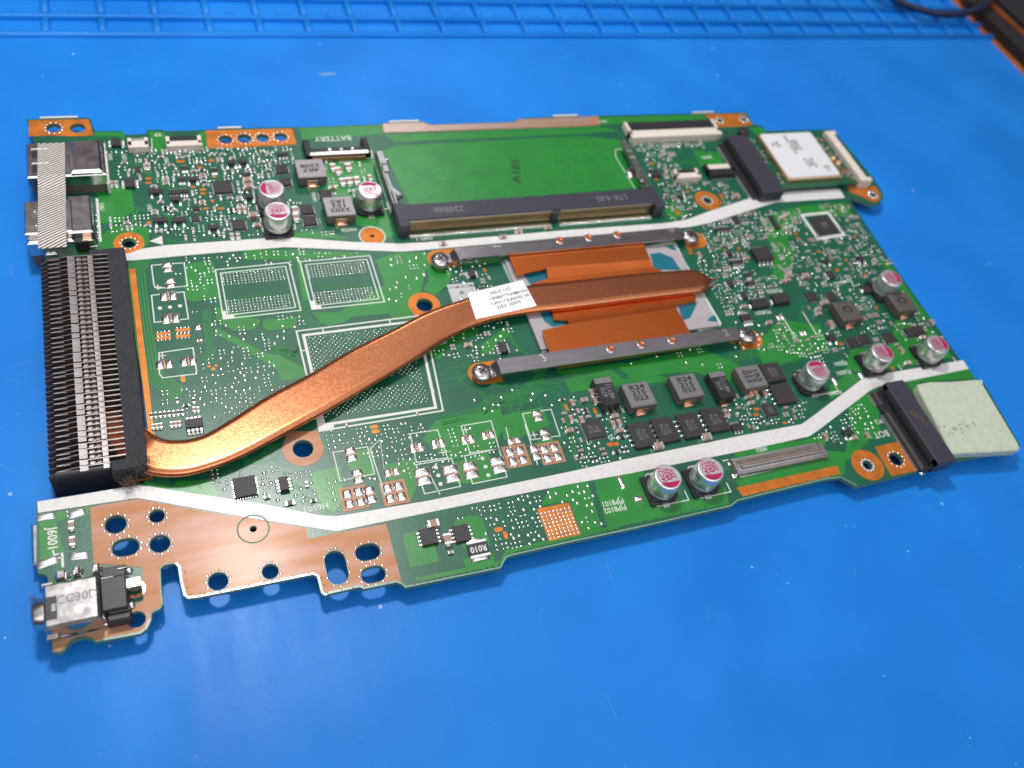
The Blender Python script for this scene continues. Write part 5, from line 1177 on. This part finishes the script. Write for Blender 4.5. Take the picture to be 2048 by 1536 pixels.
# ================================================================ HEAT SINK
hs = thing('heat_sink', 'copper heat pipe with black fin stack and two steel brackets screwed over the processor', 'heat sink', (45, 35, 1))
YT, YB = 60.2, 9.2; NF = 43
def fin_mesh():
    b = MB(); t = .16
    prof = [(-28.0, -3.6), (-28.0, 2.4), (-26.6, 2.9), (-26.5, 3.4), (-22.8, 4.0), (-15.0, 4.0), (-11.9, 4.0), (-11.9, -3.6)]
    n = len(prof); b.v = [(x, 0, z) for x, z in prof] + [(x, t, z) for x, z in prof]
    b.f.append(tuple(range(n))); b.m.append(b.mi('fin')); b.sm.append(False)
    b.f.append(tuple(reversed(range(n, 2 * n)))); b.m.append(0); b.sm.append(False)
    for i in range(n):
        j = (i + 1) % n; b.f.append((j, i, n + i, n + j)); b.m.append(b.mi('finlip')); b.sm.append(False)
    def flange(x0, x1, z, d, zz=None): b.box(x0, x1, -d, t, z - .10, z, 'finlip', .03)
    flange(-22.7, -21.3, 4.03, .92)
    flange(-18.9, -17.9, 3.9, .92)
    # thin folded lips
    b.box(-26.4, -24.2, -.16, .0, 3.46, 3.56, 'finlip', .02, rot=0); b.box(-17.6, -11.9, -.1, 0, 3.9, 4.0, 'finlip', .02)
    # interlocking hooks between the two tab rows
    b.box(-21.1, -20.2, -.75, .05, 3.25, 3.5, 'finlip', .08, rot=-.35); b.box(-20.5, -19.8, -.9, -.1, 3.0, 3.25, 'fin', .06, rot=-.5); b.box(-19.9, -19.1, -.55, .25, 2.8, 3.3, 'finlip', .1, rot=.3)
    return b.mesh('cooling_fin')
fm = fin_mesh(); pitch = (YT - YB) / (NF - 1)
for i in range(NF):
    o = link('cooling_fin', fm, hs, loc=(0, YT - pitch * i, 0)); o.rotation_euler = (rnd.uniform(-.008, .008), 0, rnd.uniform(-.006, .006))
b = MB(); b.box(-27.8, -12.0, 8.3, 8.6, -3.6, 3.6, 'black', .2); b.box(-27.0, -16.5, 8.25, 9.2, 3.2, 3.75, 'black', .25); build('end_plate', b, hs)
b = MB(); b.prism([(-15.1, 61.3), (-15.1, 60.4), (-18.4, 60.4), (-18.4, 61.5), (-11.7, 61.5), (-11.75, 8.9), (-15.1, 8.9)], 3.99, 4.14, 'tape')
b.box(-11.85, -11.65, 8.9, 61.5, -.8, 4.1, 'tape'); b.box(-18.5, -11.7, 61.4, 61.55, 1.5, 4.1, 'tape'); build('foam_tape', b, hs, label='black textured tape along the fin stack')
b = MB(); b.box(-17.7, -11.8, 7.2, 9.6, 3.7, 4.2, 'tape', .2); b.box(-17.7, -11.8, 7.0, 7.6, .5, 3.9, 'tape', .2); build('foam_tape', b, hs)
b = MB(); b.box(-15.5, -11.3, 7.0, 7.6, -.4, .6, 'osp'); build('copper_tab', b, hs)
# heat pipe: rails picked on its upper face
up = [(297, 870), (347, 879), (408, 868), (478, 831), (563, 776), (645, 733), (730, 685), (800, 648), (861, 618), (921, 598), (985, 580), (1056, 568), (1120, 561.5), (1243, 547.5), (1376, 537)]
lo = [(298, 937), (367, 945), (429, 929), (481, 908), (563, 866), (645, 821), (727, 772), (815, 723), (880, 680), (945, 648), (1005, 631), (1077, 620), (1130, 614), (1284, 594), (1400, 580)]
ZP = 3.3; A_ = P(up, ZP); B_ = P(lo, ZP)
cen = [((a[0] + c[0]) / 2, (a[1] + c[1]) / 2) for a, c in zip(A_, B_)]; hw = [math.hypot(a[0] - c[0], a[1] - c[1]) / 2 for a, c in zip(A_, B_)]
W0 = sorted(hw)[len(hw) // 2]
cen = [(-21.0, 17.5), (-16.5, 16.2)] + cen; hw = [3.6, 3.8] + hw
hw = hw[:2] + [0.5 * h + .5 * W0 for h in hw[2:]]
st = []
def cr4(a, b_, c, d, t): return tuple(.5 * (2 * b_[k] + (c[k] - a[k]) * t + (2 * a[k] - 5 * b_[k] + 4 * c[k] - d[k]) * t * t + (3 * b_[k] - a[k] - 3 * c[k] + d[k]) * t ** 3) for k in range(len(a)))
pts3 = [(x, y, h) for (x, y), h in zip(cen, hw)]
for i in range(len(pts3) - 1):
    a, b_, c, d = pts3[max(0, i - 1)], pts3[i], pts3[i + 1], pts3[min(len(pts3) - 1, i + 2)]
    for q in range(8): st.append(cr4(a, b_, c, d, q / 8))
st.append(pts3[-1])
# rounded nose and pinched tip
ex, ey, eh = st[-1]; dx, dy = st[-1][0] - st[-4][0], st[-1][1] - st[-4][1]; l_ = math.hypot(dx, dy); dx /= l_; dy /= l_
full = [(s_[0], s_[1], s_[2], 1.0) for s_ in st]
for t, k, zz in ((1.0, .97, 1), (2.0, .90, 1), (2.9, .78, .95), (3.6, .62, .9), (4.2, .42, .8), (4.7, .22, .6), (5.2, .10, .45), (6.0, .085, .4), (6.8, .10, .4), (7.2, .03, .2)): full.append((ex + dx * t, ey + dy * t, eh * k, zz))
b = MB(); TH = 1.9; prof = []
for k in range(9): a = math.pi / 2 - math.pi * k / 8; prof.append((1, math.cos(a), math.sin(a)))
prof += [(.92, 0, -1), (-.92, 0, -1)]
for k in range(9): a = -math.pi / 2 - math.pi * k / 8; prof.append((-1, math.cos(a), math.sin(a)))
prof += [(-.93, 0, 1), (-.5, 0, 1), (0, 0, 1), (.5, 0, 1), (.93, 0, 1)]
n = len(prof)
for i, (x, y, h, zz) in enumerate(full):
    p0 = full[max(0, i - 1)]; p1 = full[min(len(full) - 1, i + 1)]; ddx, ddy = p1[0] - p0[0], p1[1] - p0[1]; l_ = math.hypot(ddx, ddy) or 1; nx, ny = -ddy / l_, ddx / l_
    zc = ZP - TH / 2 - (0.0 if x > -12 else min(.35, (-12 - x) * .2))
    rr = TH / 2 * zz; er = min(1.3, h * .95)
    for fl, c_, s_ in prof:
        b.v.append((x + nx * (max(0.0, h - er) * fl + er * c_), y + ny * (max(0.0, h - er) * fl + er * c_), zc + rr * s_))
for i in range(len(full) - 1):
    for k in range(n):
        j = (k + 1) % n; b.f.append((i * n + k, (i + 1) * n + k, (i + 1) * n + j, i * n + j)); b.m.append(b.mi('copper')); b.sm.append(True)
b.f.append(tuple(range(n))); b.m.append(0); b.sm.append(False)
pipe = build('heat_pipe', b, hs)
bm = bmesh.new(); bm.from_mesh(pipe.data); bmesh.ops.recalc_face_normals(bm, faces=bm.faces); bm.to_mesh(pipe.data); bm.free()
# copper plates
def plate(px, z, th, name='copper_plate', mat='copper2'):
    b = MB(); b.prism(P(px, z), z - th, z, mat, bottom=True); return build(name, b, hs)
plate([(1017, 509), (1284, 480), (1301, 519), (1092, 535), (1087, 539), (1034, 550)], 2.3, .5)
def sloped(px, zs, th=.5, name='plate_step'):
    """strip between two edges at different heights"""
    b = MB(); q = [(*at(u, v, z), z) for (u, v), z in zip(px, zs)]
    b.face(q, 'copper2'); b.face([(x, y, z - th) for x, y, z in reversed(q)], 'copper2')
    for i in range(len(q)):
        j = (i + 1) % len(q); b.face([(q[i][0], q[i][1], q[i][2] - th), (q[j][0], q[j][1], q[j][2] - th), q[j], q[i]], 'copper2')
    return build(name, b, hs)
sloped([(1092, 535), (1096, 557), (1306, 534), (1301, 519)], [2.3, 1.7, 1.7, 2.3]); sloped([(1096, 557), (1062, 568), (1330, 545), (1306, 534)], [1.7, 1.6, 1.6, 1.7])
plate([(1085, 661), (1140, 647.5), (1353, 616), (1378, 660), (1395, 689), (1390, 693), (1114, 736), (1100, 706)], 2.3, .5)
sloped([(1104, 620), (1108, 640), (1134, 640), (1140, 648), (1353, 617), (1351, 610), (1392, 602), (1390, 583)], [1.7, 1.8, 1.95, 2.3, 2.3, 2.0, 1.8, 1.7])
# steel brackets
def bracket(tl, tr, br, bl, nums):
    z = 3.0; b = MB(); q = P([tl, tr, br, bl], z); b.prism(q, z - .42, z, 'steel', bottom=True)
    o = build('steel_bracket', b, hs)
    return o, q
def screw(u, v, rot, z=1.7):
    x, y = at(u, v, z + .6); b = MB()
    b.lathe(0, 0, [(1.1, -1.5), (1.1, -.1), (2.25, -.1), (2.3, .15), (2.15, .5), (1.6, .78), (.9, .9)], 'nickel', 32)
    o = build('screw', b, hs, loc=(x, y, z), rz=rot)
    c = MB()
    for k in range(4):
        a = k * math.pi / 2; c.strip([(.0, 0), (1.05 * math.cos(a), 1.05 * math.sin(a))], .42, .915 + .001 * k, 'ink')
    c2 = MB()
    link('cross_slot', c.mesh('cross_slot'), o, direct=True)
    t = MB(); t.lathe(0, 0, [(1.6, -1.2 - .3), (1.6, -.5), (1.2, -.5)], 'nickel', 24); link('spring_collar', t.mesh('spring_collar'), o, direct=True)
    return o
(o1, q1) = bracket((908, 496), (1358, 454.5), (1366, 477), (919, 517.5), None)
(o2, q2) = bracket((993, 719), (1473, 653.5), (1481, 678), (1003, 747.5), None)
def foot(q0, q3, sx_, o, u, v):
    """stepped foot from the bracket end down to the screw"""
    b = MB(); x0 = (q0[0] + q3[0]) / 2; ya, yb = max(q0[1], q3[1]), min(q0[1], q3[1])
    x1 = x0 + sx_ * 1.3; x2 = x0 + sx_ * 3.6
    xs = sorted((x0, x1))
    b.face([(x0, yb + .05, 3.0), (x0, ya - .05, 3.0), (x1, ya - .4, 1.75), (x1, yb + .4, 1.75)][::(1 if sx_ < 0 else -1)], 'steel')
    b.face([(x0, yb + .05, 2.6), (x0, ya - .05, 2.6), (x1, ya - .4, 1.45), (x1, yb + .4, 1.45)][::(-1 if sx_ < 0 else 1)], 'steel')
    b.face([(x0, yb + .05, 2.6), (x0, yb + .05, 3.0), (x1, yb + .4, 1.75), (x1, yb + .4, 1.45)], 'steel')
    b.box(min(x1, x2), max(x1, x2), yb + .4, ya - .4, 1.35, 1.75, 'steel', .05)
    b.lathe(*at(u, v, 1.7), [(2.0, 1.35), (2.0, 1.72)], 'steel', 24)
    link('bracket_foot', b.mesh('bracket_foot'), o, direct=False).matrix_parent_inverse = Matrix.Identity(4)
foot(q1[0], q1[3], -1, o1, 881, 519); foot(q1[1], q1[2], 1, o1, 1384, 474); foot(q2[0], q2[3], -1, o2, 965, 746); foot(q2[1], q2[2], 1, o2, 1498, 672)
screw(881, 517, .5); screw(1382, 470, .9); screw(965, 742, .75); screw(1495, 668, .3)
for (u, v) in ((1120, 481), (1177.4, 475.5), (1234.8, 469.7), (1220.5, 697.4), (1282, 688.5), (1343, 680)):
    x, y = at(u, v, 3.0); b = MB(); b.lathe(0, 0, [(1.2, 0), (1.1, .13), (.95, .16), (.85, .1), (.8, .2), (.62, .22), (.5, .1), (.3, -.1)], ['nickel', 'nickel', 'nickel', 'copper2', 'copper2', 'copper2', 'copper2'], 24); par = o1 if v < 500 else o2
    q = link('copper_rivet', b.mesh('copper_rivet'), par, loc=(x, y, 3.0), direct=True)
for s_, u, v, par in (('1', 995, 492, o1), ('4', 1344, 461, o1), ('3', 1087, 716, o2), ('2', 1452, 666, o2)):
    x, y = at(u, v, 3.0); text(s_, x, y, 3.004, 2.3, {'1': 90, '4': 80, '3': 0, '2': 0}[s_] + (20 if s_ == '3' else 0), 'tin', par, .03, name='stamped_number', direct=True)
# copper lands under the screws (on the board)
for u, v, sx_, sy_ in ((878, 518, 1, 0), (1393, 480, -1, 0), (962, 747, 1, 0), (1503, 678, -1, 0)):
    x, y = at(u, v); b = MB(); pts = [(x + 2.9 * math.cos(math.radians(a)), y + 2.9 * math.sin(math.radians(a))) for a in range(90, 271, 12)]
    if sx_ < 0: pts = [(2 * x - px, py) for px, py in pts]
    pts += [(x + sx_ * 4.2, y - 2.9), (x + sx_ * 4.2, y + 2.9)]
    b.prism(pts, 0, .055, 'osp'); build('copper_land', b, mbd)
# barcode label (its square code left out)
zl = ZP + .02; q = P([(935, 587), (1045, 560.5), (1073.5, 612), (952, 639)], zl)
b = MB(); b.prism(q, zl, zl + .07, 'label'); lab = build('paper_label', b, hs, label='white paper label with four printed lines on the heat pipe')
ang = math.degrees(math.atan2(q[1][1] - q[0][1], q[1][0] - q[0][0]))
for s_, u, v in (('ASUS CCI', 1001, 582.5), ('13NB0TT0AM0102', 1016.5, 590), ('13N1-CKA0102 0A', 1021, 599), ('2252  SDD3', 1017.5, 609.5)):
    x, y = at(u, v, zl); text(s_, x, y, zl + .075, 1.0, ang, 'ink', lab, .025, direct=False, sx=1.1)
for t in bpy.data.objects:
    if t.parent == lab: t.matrix_parent_inverse = Matrix.Identity(4)

# ================================================================ THINGS LYING ON THE BOARD
# wireless card
wc = thing('wireless_card', 'wireless card with white label clipped in the black socket at the far right', 'wifi card', (175, 78, 1.5))
b = MB(); b.box(159.5, 189.6, 67.0, 88.9, 1.5, 2.3, 'mask', .0, bottom=True); build('card_board', b, wc)
b = MB(); b.box(164.4, 184.0, 68.6, 88.4, 2.3, 3.9, 'gold', .25); build('metal_shield', b, wc)
b = MB(); b.prism([(164.9, 87.6), (165.6, 88.2), (183.2, 88.2), (183.7, 87.4), (183.4, 69.6), (182.7, 69.1), (165.2, 69.1), (164.8, 69.8)], 3.9, 3.96, 'bandw'); wl = build('white_label', b, wc)
for s_, x, y, sz in (('WLAN CARD\nMODEL\nRTL8821', 174.6, 83, 1.2), ('5C02 R\nMAC\nFCC ID', 176.0, 75, 1.1), ('CE', 180.6, 72.2, 1.8), ('N\nS/N', 168.2, 83.5, 1.5)): text(s_, x, y, 3.965, sz, 90, 'ink', wl, .03).matrix_parent_inverse = Matrix.Translation(-wc.location)
for t in list(bpy.data.objects):
    if t.parent == wl: t.matrix_parent_inverse = Matrix.Identity(4)
for x, y in ((186.3, 77.5), (187.0, 75.2)):
    b = MB(); b.lathe(x, y, [(1.0, 2.3), (1.0, 2.9), (.6, 2.9), (.6, 2.5)], 'gold', 18); build('antenna_socket', b, wc)
b = MB(); r = random.Random(9)
for i in range(40):
    x, y = r.uniform(185.2, 188.8), r.uniform(68.5, 87.5); b.box(x, x + .9, y, y + .5, 2.3, 2.7, r.choice(('tan', 'tin', 'greyc', 'osp')), .05)
for i in range(24):
    x, y = r.uniform(161.8, 163.6), r.uniform(68.5, 87.5); b.box(x, x + .8, y, y + .5, 2.3, 2.6, r.choice(('tin', 'greyc', 'black')), .05)
build('card_parts', b, wc, kind='stuff')

# thermal pad
pq = P([(1836, 768), (1860, 763), (1900, 762.5), (1952, 758.5), (1966, 759), (1966, 768), (2038, 888), (2041, 896), (2037, 900.5), (1990, 903.5), (1925, 906.5), (1906, 908), (1900, 900), (1876, 852), (1838, 780)], 2.2)
b = MB(); cx = sum(p[0] for p in pq) / len(pq); cy = sum(p[1] for p in pq) / len(pq)
inner = [(cx + (x - cx) * .97, cy + (y - cy) * .97) for x, y in pq]
b.prism(inner, 2.0, 2.2, 'pad'); k = len(pq)
zl_ = len(b.v); b.v += [(x, y, .1) for x, y in pq] + [(x, y, 1.9) for x, y in pq] + [(x, y, 2.2) for x, y in inner]
for i in range(k):
    j = (i + 1) % k
    for a, c in ((0, k), (k, 2 * k)): b.f.append((zl_ + a + i, zl_ + a + j, zl_ + c + j, zl_ + c + i)); b.m.append(b.mi('pad')); b.sm.append(False)
bm_ = b.mesh('thermal_pad'); tp = bpy.data.objects.new('thermal_pad', bm_); C.objects.link(tp); bm = bmesh.new(); bm.from_mesh(bm_); bmesh.ops.recalc_face_normals(bm, faces=bm.faces); bm.to_mesh(bm_); bm.free()
tp['label'] = 'pale green square thermal pad with dark specks at the right corner of the board'; tp['category'] = 'thermal pad'
b = MB(); r = random.Random(2)
for i in range(34):
    x, y = at(r.gauss(1925, 16), r.gauss(855, 7), 2.2); b.dome(x, y, r.uniform(.05, .35) * (1 if r.random() < .8 else 2), r.uniform(.05, .16), .02, 'dirt', 2.2, 6, r.uniform(0, 3))
for i in range(10):
    x, y = at(r.uniform(1860, 2010), r.uniform(775, 890), 2.2); b.dome(x, y, .18, .07, .02, 'dirt', 2.2, 6, r.uniform(0, 3))
o = build('dark_specks', b, tp, kind='stuff', direct=True)

# woven tape over the two ports
b = MB(); xa, xb = -26.9, -21.4
prof = [(93.9, 5.2), (93.6, 5.70), (83.0, 5.70), (82.0, 5.6), (80.0, 5.15), (77.5, 4.98), (76.2, 5.02), (66.6, 5.0), (64.5, 4.8), (62.6, 4.35)]
n = len(prof); b.v = [(xa - .9 * (94 - y) / 31, y, z) for y, z in prof] + [(xb - 1.1 * (94 - y) / 31, y, z) for y, z in prof]; b.v += [(x, y, z + .12) for x, y, z in b.v]
for i in range(n - 1):
    for q in ((2 * n + i, 3 * n + i, 3 * n + i + 1, 2 * n + i + 1), (i, i + 1, n + i + 1, n + i), (i, 2 * n + i, 2 * n + i + 1, i + 1), (n + i, n + i + 1, 3 * n + i + 1, 3 * n + i)): b.f.append(q); b.m.append(b.mi('weave')); b.sm.append(False)
b.f.append((n - 1, 3 * n - 1, 4 * n - 1, 2 * n - 1)); b.m.append(0); b.sm.append(False)
ft = build('fabric_tape', b); ft['label'] = 'strip of silvery woven tape laid across the USB and HDMI ports'; ft['category'] = 'tape'
bm = bmesh.new(); bm.from_mesh(ft.data); bmesh.ops.recalc_face_normals(bm, faces=bm.faces); bm.to_mesh(ft.data); bm.free()

# lint caught on the fin stack corner
r = random.Random(3); b = MB()
def hair(x, y, z, L, a, c):
    pts = [(x, y, z)]
    for i in range(5):
        a += r.uniform(-.6, .6); x += math.cos(a) * L / 5; y += math.sin(a) * L / 5; z = max(.12, z + r.uniform(-.3, .22)); pts.append((x, y, z))
    for i in range(5):
        p, q_ = pts[i], pts[i + 1]; b.face([(p[0] - .025, p[1], p[2]), (q_[0] - .025, q_[1], q_[2]), (q_[0] + .025, q_[1] + .02, q_[2] + .03), (p[0] + .025, p[1] + .02, p[2] + .03)], c)
for i in range(120): hair(r.gauss(-12.3, .9), r.gauss(8.3, .7), r.uniform(3.0, 4.8), r.uniform(.8, 2.4), r.uniform(0, 6.3), 'lint')
for i in range(110): hair(r.gauss(-15.2, .5), r.gauss(6.0, .9), r.uniform(1.0, 2.9), r.uniform(.8, 2.0), r.uniform(0, 6.3), 'lint')
for i in range(25): hair(r.gauss(0, 3), r.gauss(4.6, .5), r.uniform(.2, .6), r.uniform(.8, 2.4), r.uniform(0, 6.3), 'lint')
o = build('lint', b); o['label'] = 'tuft of brown lint hanging from the lower corner of the fin stack'; o['category'] = 'lint'
# lint on the jack mouth
b = MB()
for i in range(50): hair(r.gauss(-30.6, .35), r.gauss(-13.6, .4), r.uniform(2.4, 3.4), r.uniform(.4, .9), r.uniform(0, 6.3), 'lint')
o = build('lint', b); o['label'] = 'small grey fluff stuck on the mouth of the headphone jack'; o['category'] = 'lint'
